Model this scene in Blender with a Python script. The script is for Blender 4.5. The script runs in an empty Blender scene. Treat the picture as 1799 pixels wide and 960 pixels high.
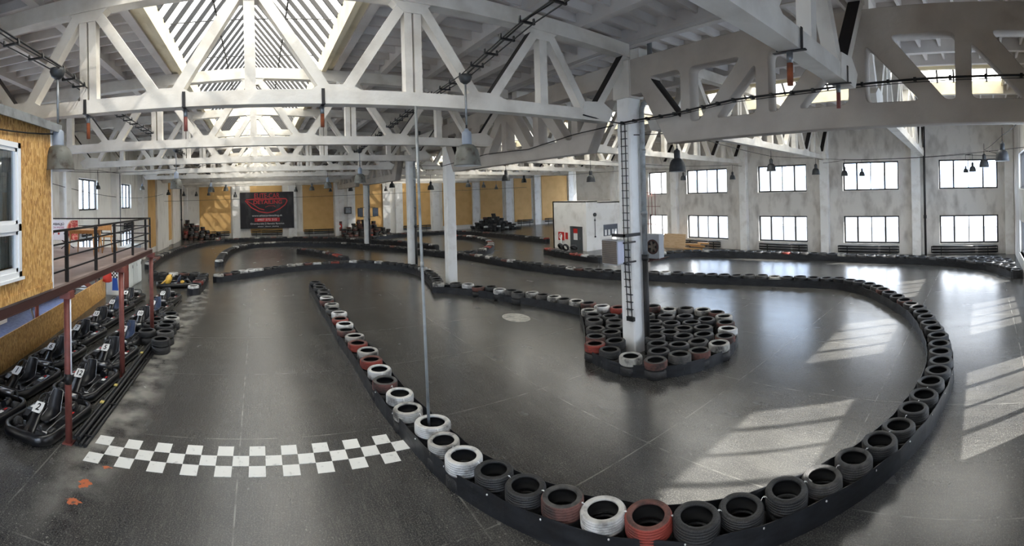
import bpy, bmesh, math, random
from mathutils import Vector, Matrix
random.seed(11)
S = bpy.context.scene
COL = S.collection
PI = math.pi

# ------------------------------------------------------------------ camera, world, sun, exposure
f_px, c_y, cam_h = 809.3701, 342.2771, 4.1354
yaw, pitch, roll = -0.5506, 0.0023, 0.0261
cam = bpy.data.cameras.new('camera')
cam.type = 'PANO'
cam.panorama_type = 'CENTRAL_CYLINDRICAL'
cam.central_cylindrical_range_u_min = -899.5 / f_px
cam.central_cylindrical_range_u_max = 899.5 / f_px
cam.central_cylindrical_range_v_min = (c_y - 960) / f_px
cam.central_cylindrical_range_v_max = c_y / f_px
cam.central_cylindrical_radius = 1.0
cam.clip_start = 0.05
cam.clip_end = 400
cam_o = bpy.data.objects.new('camera', cam)
COL.objects.link(cam_o)
Rz = Matrix.Rotation(yaw, 3, 'Z'); Rx = Matrix.Rotation(pitch, 3, 'X'); Ry = Matrix.Rotation(roll, 3, 'Y')
R = Rz @ Rx @ Ry
right, fwd, up = R.col[0], R.col[1], R.col[2]
M3 = Matrix((right, up, -fwd)).transposed()
cam_o.matrix_world = Matrix.Translation((0, 0, cam_h)) @ M3.to_4x4()
S.camera = cam_o

SKY_STRENGTH = 4.2
SUN_STRENGTH = 11.0
EXPOSURE = 1.25
w = bpy.data.worlds.new('sky'); S.world = w; w.use_nodes = True
wn = w.node_tree; wn.nodes.clear()
wo = wn.nodes.new('ShaderNodeOutputWorld'); wb = wn.nodes.new('ShaderNodeBackground')
tc = wn.nodes.new('ShaderNodeTexCoord'); sp = wn.nodes.new('ShaderNodeSeparateXYZ'); cr = wn.nodes.new('ShaderNodeValToRGB')
nz = wn.nodes.new('ShaderNodeTexNoise'); nz.inputs['Scale'].default_value = 2.2; nz.inputs['Detail'].default_value = 6
mx = wn.nodes.new('ShaderNodeMix'); mx.data_type = 'RGBA'
cr.color_ramp.elements[0].position = 0.42; cr.color_ramp.elements[0].color = (0.62, 0.78, 1.0, 1)
cr.color_ramp.elements[1].position = 0.60; cr.color_ramp.elements[1].color = (1.0, 1.0, 1.0, 1)
wn.links.new(tc.outputs['Generated'], nz.inputs['Vector'])
wn.links.new(nz.outputs['Fac'], cr.inputs['Fac'])
wn.links.new(cr.outputs['Color'], wb.inputs['Color'])
wb.inputs['Strength'].default_value = SKY_STRENGTH
wn.links.new(wb.outputs['Background'], wo.inputs['Surface'])

sun = bpy.data.lights.new('sun', 'SUN'); sun.energy = SUN_STRENGTH; sun.angle = 0.012; sun.color = (1.0, 0.93, 0.82)
sun_o = bpy.data.objects.new('sun', sun); COL.objects.link(sun_o)
sun_o.rotation_euler = Vector((-0.78, 1.12, -1.0)).to_track_quat('-Z', 'Y').to_euler()
sun_o.location = (10, -14, 14)

S.view_settings.view_transform = 'Standard'; S.view_settings.look = 'None'
S.view_settings.gamma = 1; S.view_settings.use_curve_mapping = False
S.view_settings.exposure = EXPOSURE
S.cycles.use_denoising = True
S.cycles.max_bounces = 10; S.cycles.diffuse_bounces = 6; S.cycles.glossy_bounces = 3
S.cycles.transparent_max_bounces = 12; S.cycles.caustics_reflective = False; S.cycles.caustics_refractive = False
S.cycles.sample_clamp_indirect = 6

# ------------------------------------------------------------------ materials
MATS = {}
def srgb(c):
    return tuple(((v / 255) / 12.92 if v / 255 <= 0.04045 else ((v / 255 + 0.055) / 1.055) ** 2.4) for v in c) + (1,)
def mat(name, c1, rough=0.7, c2=None, scale=3.0, lo=0.4, hi=0.65, metal=0.0, bump=0.0, bscale=None, stretch=(1, 1, 1), spec=0.5, detail=6, coat=0):
    m = bpy.data.materials.new(name); m.use_nodes = True
    nt = m.node_tree; b = nt.nodes['Principled BSDF']
    b.inputs['Base Color'].default_value = srgb(c1); b.inputs['Roughness'].default_value = rough
    b.inputs['Metallic'].default_value = metal; b.inputs['Specular IOR Level'].default_value = spec
    b.inputs['Coat Weight'].default_value = coat
    tc = nt.nodes.new('ShaderNodeTexCoord'); mp = nt.nodes.new('ShaderNodeMapping')
    mp.inputs['Scale'].default_value = stretch
    nt.links.new(tc.outputs['Object'], mp.inputs['Vector'])
    if c2 is not None:
        n = nt.nodes.new('ShaderNodeTexNoise'); n.inputs['Scale'].default_value = scale; n.inputs['Detail'].default_value = detail
        r = nt.nodes.new('ShaderNodeValToRGB')
        r.color_ramp.elements[0].position = lo; r.color_ramp.elements[0].color = srgb(c1)
        r.color_ramp.elements[1].position = hi; r.color_ramp.elements[1].color = srgb(c2)
        nt.links.new(mp.outputs['Vector'], n.inputs['Vector']); nt.links.new(n.outputs['Fac'], r.inputs['Fac'])
        nt.links.new(r.outputs['Color'], b.inputs['Base Color'])
    if bump:
        n2 = nt.nodes.new('ShaderNodeTexNoise'); n2.inputs['Scale'].default_value = bscale or scale * 4; n2.inputs['Detail'].default_value = 4
        bp = nt.nodes.new('ShaderNodeBump'); bp.inputs['Strength'].default_value = bump; bp.inputs['Distance'].default_value = 0.02
        nt.links.new(mp.outputs['Vector'], n2.inputs['Vector']); nt.links.new(n2.outputs['Fac'], bp.inputs['Height'])
        nt.links.new(bp.outputs['Normal'], b.inputs['Normal'])
    MATS[name] = m
    return m

mat('carrier_paint', (186, 179, 170), 0.8, (164, 154, 144), 1.1, 0.4, 0.75, bump=0.25, bscale=12)
mat('truss_paint', (222, 217, 208), 0.75, (188, 181, 170), 1.3, 0.45, 0.75, bump=0.25, bscale=14)
mat('roof_paint', (213, 208, 203), 0.85, (184, 177, 171), 0.8, 0.4, 0.75, bump=0.15, bscale=10)
mat('cream_paint', (232, 220, 190), 0.75, (205, 190, 155), 1.5, 0.5, 0.8)
mat('column_paint', (246, 245, 242), 0.6, (220, 216, 210), 2.0, 0.5, 0.8, bump=0.2, bscale=9)
mat('soot', (26, 20, 19), 0.9)
mat('ochre', (226, 184, 120), 0.7, (214, 170, 106), 1.2, 0.4, 0.7)
mat('rubber', (40, 40, 41), 0.55, (58, 57, 56), 5, 0.45, 0.75, bump=0.5, bscale=45)
mat('rubber_dull', (62, 61, 60), 0.75, (98, 95, 92), 5, 0.4, 0.7, bump=0.5, bscale=45)
mat('tyre_white', (214, 214, 212), 0.6, (104, 100, 96), 5, 0.47, 0.72, bump=0.5, bscale=45)
mat('tyre_grey', (176, 173, 166), 0.65, (72, 70, 68), 5, 0.45, 0.68, bump=0.5, bscale=45)
mat('tyre_red', (154, 64, 52), 0.6, (84, 50, 46), 5, 0.48, 0.75, bump=0.5, bscale=45)
mat('tyre_brown', (112, 74, 66), 0.7, (54, 45, 43), 5, 0.42, 0.68, bump=0.5, bscale=45)
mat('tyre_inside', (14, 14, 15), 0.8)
mat('belt', (30, 31, 34), 0.45, (46, 48, 52), 3, 0.4, 0.7, bump=0.3, bscale=6, stretch=(1, 1, 3))
mat('bolt', (215, 215, 215), 0.4)
mat('steel_grey', (142, 146, 150), 0.45, (112, 114, 116), 6, 0.45, 0.7, metal=0.6)
mat('galvanised', (150, 153, 154), 0.45, (112, 114, 114), 4, 0.45, 0.7, metal=0.15)
mat('dark_metal', (38, 36, 36), 0.5)
mat('black_metal', (20, 19, 20), 0.45)
mat('rust', (138, 72, 40), 0.85, (92, 48, 32), 8, 0.4, 0.65)
mat('oxide_red', (128, 70, 62), 0.55, (104, 56, 50), 6, 0.45, 0.75)
mat('oxide_dark', (66, 38, 34), 0.6)
mat('window_frame', (58, 56, 54), 0.6)
mat('white_pvc', (236, 238, 240), 0.35)
mat('lamp_dark', (52, 54, 56), 0.5, (84, 84, 82), 7, 0.5, 0.8, metal=0.2)
mat('lamp_worn', (98, 98, 92), 0.5, (58, 46, 38), 7, 0.52, 0.72, metal=0.2)
mat('lamp_inside', (205, 206, 204), 0.5)
mat('housing', (128, 137, 150), 0.45)
mat('kart_black', (20, 20, 22), 0.28, (34, 34, 36), 6, 0.45, 0.7, spec=0.6)
mat('kart_metal', (150, 150, 152), 0.35, metal=0.8)
mat('kart_seat', (26, 27, 32), 0.4)
mat('kart_blue', (62, 78, 112), 0.4)
mat('decal_white', (238, 238, 236), 0.5)
mat('decal_red', (190, 40, 40), 0.5)
mat('decal_black', (16, 16, 16), 0.5)
mat('kart_yellow', (236, 190, 84), 0.4)
mat('pink', (216, 140, 150), 0.6)
mat('text_dark', (46, 44, 60), 0.6)
mat('text_pink', (186, 90, 130), 0.6)
mat('pizza', (176, 66, 62), 0.7, (216, 150, 132), 14, 0.5, 0.62)
mat('crust', (220, 178, 150), 0.7)
mat('poster', (236, 234, 240), 0.5)
mat('banner_black', (34, 33, 37), 0.5, (70, 68, 70), 1.2, 0.5, 0.75, stretch=(1, 1, 0.4))
mat('banner_red', (196, 58, 62), 0.6)
mat('wood_table', (196, 148, 96), 0.5, (178, 128, 78), 3, 0.4, 0.7, stretch=(8, 1, 1))
mat('plywood', (214, 184, 146), 0.75, (196, 160, 120), 2, 0.4, 0.7, stretch=(1, 1, 6))
mat('timber', (206, 160, 104), 0.7)
mat('platform_floor', (150, 134, 128), 0.6, (126, 108, 100), 1.2, 0.4, 0.7)
mat('door_grey', (82, 86, 88), 0.5)
mat('sign_red', (200, 44, 40), 0.5)
mat('carpet_blue', (112, 124, 158), 0.95, (92, 102, 136), 9, 0.4, 0.7)
mat('heater_brown', (104, 92, 82), 0.5, (78, 68, 60), 4, 0.4, 0.7)
mat('heater_grey', (172, 174, 178), 0.5)
mat('lavender', (198, 202, 222), 0.5)
mat('locker', (216, 222, 222), 0.45)
mat('hivis', (216, 220, 60), 0.6)
mat('cloth_red', (190, 60, 48), 0.8)
mat('cloth_blue', (44, 84, 172), 0.8)
mat('screen', (70, 76, 88), 0.25)
mat('curtain', (202, 200, 190), 0.8)
mat('asphalt_out', (150, 150, 146), 0.9)
mat('house_white', (226, 228, 232), 0.8)
mat('house_glass', (150, 170, 196), 0.3)
mat('cable', (24, 22, 22), 0.6)
mat('concrete_pad', (140, 138, 132), 0.85, (110, 108, 104), 6)
mat('sun_pool_paint', (196, 192, 182), 0.7, (140, 138, 130), 5, 0.45, 0.7)
mat('line_white', (226, 226, 222), 0.55, (150, 150, 148), 9, 0.60, 0.80)
mat('mural_orange', (186, 100, 60), 0.7, (90, 70, 60), 12, 0.5, 0.62)
mat('yellow_clip', (210, 190, 110), 0.6)

def wall_mat(name, base, stain, streak=(1.2, 1.2, 0.12), lo=0.52, hi=0.78):
    m = mat(name, base, 0.85, stain, 2.2, lo, hi, bump=0.25, bscale=8, stretch=streak)
    return m
mat('lit_white_plaster', (248, 245, 239), 0.85, (222, 217, 208), 1.5, 0.5, 0.8, bump=0.2, bscale=8)  # plaster made whiter than the other walls to stand in for light
wall_mat('wall_paint', (242, 239, 232), (205, 199, 190), (1.0, 1.0, 0.3))
wall_mat('wall_right_paint', (226, 222, 216), (178, 172, 165), (0.8, 0.8, 0.4), lo=0.46, hi=0.75)

# oriented strand board
def osb():
    m = bpy.data.materials.new('osb'); m.use_nodes = True; nt = m.node_tree; b = nt.nodes['Principled BSDF']
    tc = nt.nodes.new('ShaderNodeTexCoord'); mp = nt.nodes.new('ShaderNodeMapping'); mp.inputs['Scale'].default_value = (26, 26, 8)
    v = nt.nodes.new('ShaderNodeTexVoronoi'); v.inputs['Scale'].default_value = 1.6
    n = nt.nodes.new('ShaderNodeTexNoise'); n.inputs['Scale'].default_value = 1.2; n.inputs['Distortion'].default_value = 2.5
    r = nt.nodes.new('ShaderNodeValToRGB'); sep = nt.nodes.new('ShaderNodeSeparateColor')
    mx = nt.nodes.new('ShaderNodeMath'); mx.operation = 'ADD'
    md = nt.nodes.new('ShaderNodeMath'); md.operation = 'MULTIPLY'; md.inputs[1].default_value = 0.5
    e = r.color_ramp.elements
    e[0].position = 0.2; e[0].color = srgb((150, 104, 54)); e[1].position = 0.8; e[1].color = srgb((228, 190, 128))
    k = e.new(0.5); k.color = srgb((204, 156, 88))
    nt.links.new(tc.outputs['Object'], mp.inputs['Vector']); nt.links.new(mp.outputs['Vector'], v.inputs['Vector'])
    nt.links.new(mp.outputs['Vector'], n.inputs['Vector']); nt.links.new(v.outputs['Color'], sep.inputs['Color'])
    nt.links.new(sep.outputs['Red'], mx.inputs[0]); nt.links.new(n.outputs['Fac'], mx.inputs[1])
    nt.links.new(mx.outputs[0], md.inputs[0]); nt.links.new(md.outputs[0], r.inputs['Fac'])
    nt.links.new(r.outputs['Color'], b.inputs['Base Color']); b.inputs['Roughness'].default_value = 0.6
    MATS['osb'] = m
osb()

# glossy dark floor paint
def floor_mat():
    m = bpy.data.materials.new('floor_paint'); m.use_nodes = True; nt = m.node_tree; b = nt.nodes['Principled BSDF']
    L = nt.links.new; N = nt.nodes.new
    tc = N('ShaderNodeTexCoord')
    def noise(scale, detail=8, dist=0.0, stretch=(1, 1, 1)):
        mp = N('ShaderNodeMapping'); mp.inputs['Scale'].default_value = stretch
        n = N('ShaderNodeTexNoise'); n.inputs['Scale'].default_value = scale; n.inputs['Detail'].default_value = detail; n.inputs['Distortion'].default_value = dist
        L(tc.outputs['Object'], mp.inputs['Vector']); L(mp.outputs['Vector'], n.inputs['Vector']); return n
    def ramp(src, p0, c0, p1, c1):
        r = N('ShaderNodeValToRGB'); e = r.color_ramp.elements
        e[0].position = p0; e[0].color = c0; e[1].position = p1; e[1].color = c1; L(src, r.inputs['Fac']); return r
    def mix(fac, a, c, mode='MIX'):
        x = N('ShaderNodeMix'); x.data_type = 'RGBA'; x.blend_type = mode
        if isinstance(fac, float): x.inputs[0].default_value = fac
        else: L(fac, x.inputs[0])
        L(a, x.inputs[6])
        if isinstance(c, tuple): x.inputs[7].default_value = c
        else: L(c, x.inputs[7])
        return x.outputs[2]
    big = noise(0.3, 5, 0.2)
    base = ramp(big.outputs['Fac'], 0.35, srgb((46, 46, 47)), 0.7, srgb((66, 65, 63))).outputs['Color']
    sw = noise(1.3, 10, 0.0, (1.6, 0.35, 1))
    k = ramp(sw.outputs['Fac'], 0.40, (0, 0, 0, 1), 0.85, (0.8, 0.8, 0.8, 1))
    base = mix(k.outputs['Color'], base, srgb((86, 84, 80)))
    sc = noise(9, 6, 0.0, (6, 0.5, 1)); sr = ramp(sc.outputs['Fac'], 0.50, (0, 0, 0, 1), 0.78, (0.75, 0.75, 0.75, 1)); base = mix(sr.outputs['Color'], base, srgb((96, 94, 90)))
    dk = noise(1.1, 9, 0.0); dr_ = ramp(dk.outputs['Fac'], 0.40, (0, 0, 0, 1), 0.85, (0.7, 0.7, 0.7, 1)); base = mix(dr_.outputs['Color'], base, srgb((34, 34, 35)))
    ag = noise(55, 3); ar = ramp(ag.outputs['Fac'], 0.48, (0, 0, 0, 1), 0.72, (0.55, 0.55, 0.55, 1)); base = mix(ar.outputs['Color'], base, srgb((124, 121, 114)))
    # worn, unpainted concrete beside the kart parking
    sx = N('ShaderNodeSeparateXYZ'); L(tc.outputs['Object'], sx.inputs[0])
    def band(out, a, c, soft):
        m1 = N('ShaderNodeMapRange'); m1.inputs[1].default_value = a - soft; m1.inputs[2].default_value = a + soft; L(out, m1.inputs[0])
        m2 = N('ShaderNodeMapRange'); m2.inputs[1].default_value = c + soft; m2.inputs[2].default_value = c - soft; L(out, m2.inputs[0])
        q = N('ShaderNodeMath'); q.operation = 'MULTIPLY'; L(m1.outputs[0], q.inputs[0]); L(m2.outputs[0], q.inputs[1]); return q.outputs[0]
    bx = band(sx.outputs['X'], -3.1, -2.3, 0.25); by = band(sx.outputs['Y'], 6.2, 22, 1.5)
    q = N('ShaderNodeMath'); q.operation = 'MULTIPLY'; L(bx, q.inputs[0]); L(by, q.inputs[1])
    nn = noise(1.8, 10, 0.0); rr = ramp(nn.outputs['Fac'], 0.38, (0, 0, 0, 1), 0.62, (1, 1, 1, 1))
    q2 = N('ShaderNodeMath'); q2.operation = 'MULTIPLY'; L(q.outputs[0], q2.inputs[0]); L(rr.outputs['Color'], q2.inputs[1])
    base = mix(q2.outputs[0], base, srgb((150, 147, 140)))
    # specks and scratches of bare concrete
    spn = noise(26, 4); spk = ramp(spn.outputs['Fac'], 0.62, (0, 0, 0, 1), 0.68, (1, 1, 1, 1))
    reg = noise(0.5, 5); rg = ramp(reg.outputs['Fac'], 0.46, (0, 0, 0, 1), 0.66, (0.8, 0.8, 0.8, 1))
    q3 = N('ShaderNodeMath'); q3.operation = 'MULTIPLY'; L(spk.outputs['Color'], q3.inputs[0]); L(rg.outputs['Color'], q3.inputs[1])
    base = mix(q3.outputs[0], base, srgb((150, 148, 140)))
    # joints between the floor bays
    br = N('ShaderNodeTexBrick'); br.offset = 0.0; br.inputs['Scale'].default_value = 1.0
    br.inputs['Brick Width'].default_value = 3.0; br.inputs['Row Height'].default_value = 3.0; br.inputs['Mortar Size'].default_value = 0.012
    br.inputs['Color1'].default_value = (0, 0, 0, 1); br.inputs['Color2'].default_value = (0, 0, 0, 1); br.inputs['Mortar'].default_value = (1, 1, 1, 1)
    mp = N('ShaderNodeMapping'); mp.inputs['Location'].default_value = (0.4, 0.9, 0); L(tc.outputs['Object'], mp.inputs['Vector']); L(mp.outputs['Vector'], br.inputs['Vector'])
    jn = noise(3, 5); jr = ramp(jn.outputs['Fac'], 0.38, (0, 0, 0, 1), 0.65, (0.8, 0.8, 0.8, 1))
    q4 = N('ShaderNodeMath'); q4.operation = 'MULTIPLY'; L(br.outputs['Color'], q4.inputs[0]); L(jr.outputs['Color'], q4.inputs[1])
    base = mix(q4.outputs[0], base, srgb((128, 126, 120)))
    L(base, b.inputs['Base Color'])
    rn = noise(2.0, 8, 0.0, (1, 0.5, 1)); rm = N('ShaderNodeMapRange'); rm.inputs[1].default_value = 0.3; rm.inputs[2].default_value = 0.7
    rm.inputs[3].default_value = 0.235; rm.inputs[4].default_value = 0.275; L(rn.outputs['Fac'], rm.inputs[0]); L(rm.outputs[0], b.inputs['Roughness'])
    b.inputs['Specular IOR Level'].default_value = 0.68
    bn = noise(16, 8, 0.0); bp = N('ShaderNodeBump'); bp.inputs['Strength'].default_value = 0.08; bp.inputs['Distance'].default_value = 0.02
    L(bn.outputs['Fac'], bp.inputs['Height']); L(bp.outputs['Normal'], b.inputs['Normal'])
    MATS['floor_paint'] = m
floor_mat()

def glass_mat(name, tint, gloss):
    m = bpy.data.materials.new(name); m.use_nodes = True; nt = m.node_tree; nt.nodes.clear()
    o = nt.nodes.new('ShaderNodeOutputMaterial'); t = nt.nodes.new('ShaderNodeBsdfTransparent'); g = nt.nodes.new('ShaderNodeBsdfGlossy')
    t.inputs['Color'].default_value = tint; g.inputs['Roughness'].default_value = 0.02
    mx = nt.nodes.new('ShaderNodeMixShader'); mx.inputs[0].default_value = gloss
    nt.links.new(t.outputs[0], mx.inputs[1]); nt.links.new(g.outputs[0], mx.inputs[2]); nt.links.new(mx.outputs[0], o.inputs[0])
    MATS[name] = m
glass_mat('glass', (0.93, 0.96, 1.0, 1), 0.06)
def roof_glass():
    m = bpy.data.materials.new('roof_glass'); m.use_nodes = True; nt = m.node_tree; nt.nodes.clear()
    o = nt.nodes.new('ShaderNodeOutputMaterial'); t = nt.nodes.new('ShaderNodeBsdfTransparent'); d = nt.nodes.new('ShaderNodeBsdfTranslucent')
    t.inputs['Color'].default_value = (0.55, 0.57, 0.6, 1); d.inputs['Color'].default_value = (0.47, 0.45, 0.40, 1)
    mx = nt.nodes.new('ShaderNodeMixShader'); mx.inputs[0].default_value = 0.9
    nt.links.new(t.outputs[0], mx.inputs[1]); nt.links.new(d.outputs[0], mx.inputs[2]); nt.links.new(mx.outputs[0], o.inputs[0])
    MATS['roof_glass'] = m
roof_glass()
glass_mat('cabin_glass', (0.8, 0.84, 0.86, 1), 0.2)

# ------------------------------------------------------------------ mesh builder
class MB:
    def __init__(s): s.v = []; s.f = []; s.m = []; s.mi = 0; s.sm = []; s.smooth = False
    def face(s, idx): s.f.append(idx); s.m.append(s.mi); s.sm.append(s.smooth)
    def box(s, a, b, xf=None):
        x0, y0, z0 = a; x1, y1, z1 = b; n = len(s.v)
        P = [(x0, y0, z0), (x1, y0, z0), (x1, y1, z0), (x0, y1, z0), (x0, y0, z1), (x1, y0, z1), (x1, y1, z1), (x0, y1, z1)]
        if xf: P = [tuple(xf @ Vector(p)) for p in P]
        s.v += P
        for q in ((3, 2, 1, 0), (4, 5, 6, 7), (0, 1, 5, 4), (1, 2, 6, 5), (2, 3, 7, 6), (3, 0, 4, 7)): s.face([n + i for i in q])
        return s
    def beam(s, p, q, w, h, upv=(0, 0, 1), over=None):
        """Square bar from p to q; w across, h along upv. over = material index of the soot-covered face looking up."""
        p, q = Vector(p), Vector(q); d = (q - p).normalized(); u = Vector(upv)
        side = d.cross(u)
        if side.length < 1e-4: side = d.cross(Vector((1, 0, 0)))
        side.normalize(); u = side.cross(d).normalized(); n = len(s.v)
        for c in (p, q):
            for a, b in ((-1, -1), (1, -1), (1, 1), (-1, 1)): s.v.append(tuple(c + side * (a * w / 2) + u * (b * h / 2)))
        keep = s.mi
        for k, fc in enumerate(((0, 4, 5, 1), (1, 5, 6, 2), (2, 6, 7, 3), (3, 7, 4, 0), (3, 2, 1, 0), (4, 5, 6, 7))):
            if k == 2 and over is not None: s.mi = over
            s.face([n + i for i in fc]); s.mi = keep
        return s
    def prism(s, poly, axis, a, b):
        """poly in the plane across axis ('x','y','z'), extruded a..b along it"""
        n = len(s.v); k = len(poly)
        for t in (a, b):
            for u, v in poly:
                s.v.append({'x': (t, u, v), 'y': (u, t, v), 'z': (u, v, t)}[axis])
        s.face(list(range(n, n + k))[::-1]); s.face(list(range(n + k, n + 2 * k)))
        for i in range(k): j = (i + 1) % k; s.face([n + i, n + j, n + k + j, n + k + i])
        return s
    def tube(s, pts, r, seg=8, closed=False, caps=True):
        P = [Vector(p) for p in pts]; n0 = len(s.v); N = len(P); prev = None
        rr = r if isinstance(r, (list, tuple)) else [r] * N
        for i, p in enumerate(P):
            if closed: d = P[(i + 1) % N] - P[i - 1]
            else: d = P[min(i + 1, N - 1)] - P[max(i - 1, 0)]
            d.normalize()
            if prev is None:
                a = Vector((0, 0, 1)) if abs(d.z) < 0.9 else Vector((1, 0, 0)); u = d.cross(a).normalized()
            else:
                u = (prev - d * prev.dot(d)).normalized()
            prev = u; v = d.cross(u)
            for k in range(seg):
                t = 2 * PI * k / seg; s.v.append(tuple(p + (u * math.cos(t) + v * math.sin(t)) * rr[i]))
        keep = s.smooth; s.smooth = True
        for i in range(N if closed else N - 1):
            j = (i + 1) % N
            for k in range(seg):
                l = (k + 1) % seg; s.face([n0 + i * seg + k, n0 + i * seg + l, n0 + j * seg + l, n0 + j * seg + k])
        s.smooth = keep
        if caps and not closed:
            s.face([n0 + k for k in range(seg)][::-1]); s.face([n0 + (N - 1) * seg + k for k in range(seg)])
        return s
    def lathe(s, prof, seg=20, c=(0, 0, 0), closed=False, smooth=True, xf=None):
        """prof = list of (radius, z), or (radius, z, material index)"""
        n0 = len(s.v); N = len(prof)
        for pr in prof:
            for k in range(seg):
                t = 2 * PI * k / seg; p = Vector((c[0] + pr[0] * math.cos(t), c[1] + pr[0] * math.sin(t), c[2] + pr[1]))
                s.v.append(tuple(xf @ p if xf else p))
        keep, km = s.smooth, s.mi; s.smooth = smooth
        for i in range(N if closed else N - 1):
            j = (i + 1) % N
            if len(prof[i]) > 2: s.mi = prof[i][2]
            for k in range(seg):
                l = (k + 1) % seg; s.face([n0 + i * seg + k, n0 + i * seg + l, n0 + j * seg + l, n0 + j * seg + k])
        s.smooth = keep; s.mi = km
        return s
    def cyl(s, c, r, h, seg=16, axis='z'):
        P = []
        n0 = len(s.v)
        for t in (-h / 2, h / 2):
            for k in range(seg):
                a = 2 * PI * k / seg; x, y = r * math.cos(a), r * math.sin(a)
                d = {'z': (x, y, t), 'x': (t, x, y), 'y': (x, t, y)}[axis]; s.v.append((c[0] + d[0], c[1] + d[1], c[2] + d[2]))
        s.face([n0 + k for k in range(seg)][::-1]); s.face([n0 + seg + k for k in range(seg)])
        keep = s.smooth; s.smooth = True
        for k in range(seg): l = (k + 1) % seg; s.face([n0 + k, n0 + l, n0 + seg + l, n0 + seg + k])
        s.smooth = keep
        return s
    def mesh(s, name, mats):
        me = bpy.data.meshes.new(name); me.from_pydata(s.v, [], s.f)
        me.polygons.foreach_set('material_index', s.m); me.polygons.foreach_set('use_smooth', s.sm)
        for m in (mats if isinstance(mats, (list, tuple)) else [mats]): me.materials.append(MATS[m])
        me.update()
        bm = bmesh.new(); bm.from_mesh(me); bmesh.ops.recalc_face_normals(bm, faces=bm.faces); bm.to_mesh(me); bm.free()
        return me
    def build(s, name, mats, parent=None, loc=None, rz=0):
        return link(name, s.mesh(name, mats), parent, loc, rz)

def build_each(mb, name, mats, parent):
    """one child object per connected piece of the mesh"""
    root = list(range(len(mb.v)))
    def find(i):
        while root[i] != i: root[i] = root[root[i]]; i = root[i]
        return i
    for f in mb.f:
        for i in f[1:]: root[find(i)] = find(f[0])
    groups = {}
    for k, f in enumerate(mb.f): groups.setdefault(find(f[0]), []).append(k)
    for ks in groups.values():
        n = MB(); mp = {}
        for k in ks:
            for i in mb.f[k]:
                if i not in mp: mp[i] = len(n.v); n.v.append(mb.v[i])
            n.f.append([mp[i] for i in mb.f[k]]); n.m.append(mb.m[k]); n.sm.append(mb.sm[k])
        n.build(name, mats, parent)

def link(name, me, parent=None, loc=None, rz=0):
    o = bpy.data.objects.new(name, me); COL.objects.link(o)
    if parent: o.parent = parent
    if loc: o.location = loc
    if rz: o.rotation_euler.z = rz
    return o
def tag(o, label=None, cat=None, group=None, kind=None):
    if label: o['label'] = label
    if cat: o['category'] = cat
    if group: o['group'] = group
    if kind: o['kind'] = kind
    return o
def thing(name, label, cat, loc=(0, 0, 0), rz=0, group=None):
    o = bpy.data.objects.new(name, None); COL.objects.link(o); o.empty_display_size = 0.1
    o.location = loc; o.rotation_euler.z = rz
    return tag(o, label, cat, group)
def struct(name, mb, mats): return tag(mb.build(name, mats), kind='structure')
def copy_tree(o, parent=None):
    c = o.copy(); COL.objects.link(c); c.parent = parent
    for ch in [x for x in o.children]: copy_tree(ch, c)
    return c
def text_mesh(name, body, size, mname, parent, mw, depth=0.002, align='CENTER', spacing=1.0, bold=0.0, width=None):
    cu = bpy.data.curves.new(name, 'FONT'); cu.body = body; cu.size = size; cu.extrude = depth; cu.align_x = align; cu.align_y = 'CENTER'
    cu.space_character = spacing; cu.offset = bold
    t = bpy.data.objects.new('tmp', cu); COL.objects.link(t)
    dg = bpy.context.evaluated_depsgraph_get(); me = bpy.data.meshes.new_from_object(t.evaluated_get(dg))
    COL.objects.unlink(t); bpy.data.objects.remove(t)
    if width:
        xs = [v.co.x for v in me.vertices]; k = width / (max(xs) - min(xs))
        for v in me.vertices: v.co.x *= k
    me.materials.clear(); me.materials.append(MATS[mname])
    o = bpy.data.objects.new(name, me); COL.objects.link(o); o.parent = parent; o.matrix_local = mw
    return o
def plate_mesh(name, outer, holes, thick, mname, fillet=0.14):
    """flat precast plate with rounded openings; drawn in local x,y and extruded along local z"""
    cu = bpy.data.curves.new(name, 'CURVE'); cu.dimensions = '2D'; cu.fill_mode = 'BOTH'; cu.extrude = thick / 2
    cu.bevel_depth = 0.012; cu.bevel_resolution = 0
    def add(poly, fl):
        pts = []
        n = len(poly)
        for i in range(n):
            p = Vector(poly[i]); a = Vector(poly[i - 1]) - p; b = Vector(poly[(i + 1) % n]) - p
            if fl <= 0: pts.append(p); continue
            r = min(fl, a.length * 0.4, b.length * 0.4); p0 = p + a.normalized() * r; p1 = p + b.normalized() * r
            for k in range(5):
                t = k / 4; pts.append(p0 * (1 - t) ** 2 + p * (2 * t * (1 - t)) + p1 * t * t)
        sp = cu.splines.new('POLY'); sp.points.add(len(pts) - 1)
        for q, p in zip(sp.points, pts): q.co = (p.x, p.y, 0, 1)
        sp.use_cyclic_u = True
    add(outer, 0)
    for h in holes: add(h, fillet)
    t = bpy.data.objects.new('tmp', cu); COL.objects.link(t)
    dg = bpy.context.evaluated_depsgraph_get(); me = bpy.data.meshes.new_from_object(t.evaluated_get(dg))
    COL.objects.unlink(t); bpy.data.objects.remove(t)
    me.materials.clear(); me.materials.append(MATS[mname])
    return me
ORD = ['zeroth', 'first', 'second', 'third', 'fourth', 'fifth', 'sixth', 'seventh', 'eighth', 'ninth', 'tenth', 'eleventh', 'twelfth', 'thirteenth', 'fourteenth', 'fifteenth', 'sixteenth', 'seventeenth', 'eighteenth', 'nineteenth']
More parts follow.
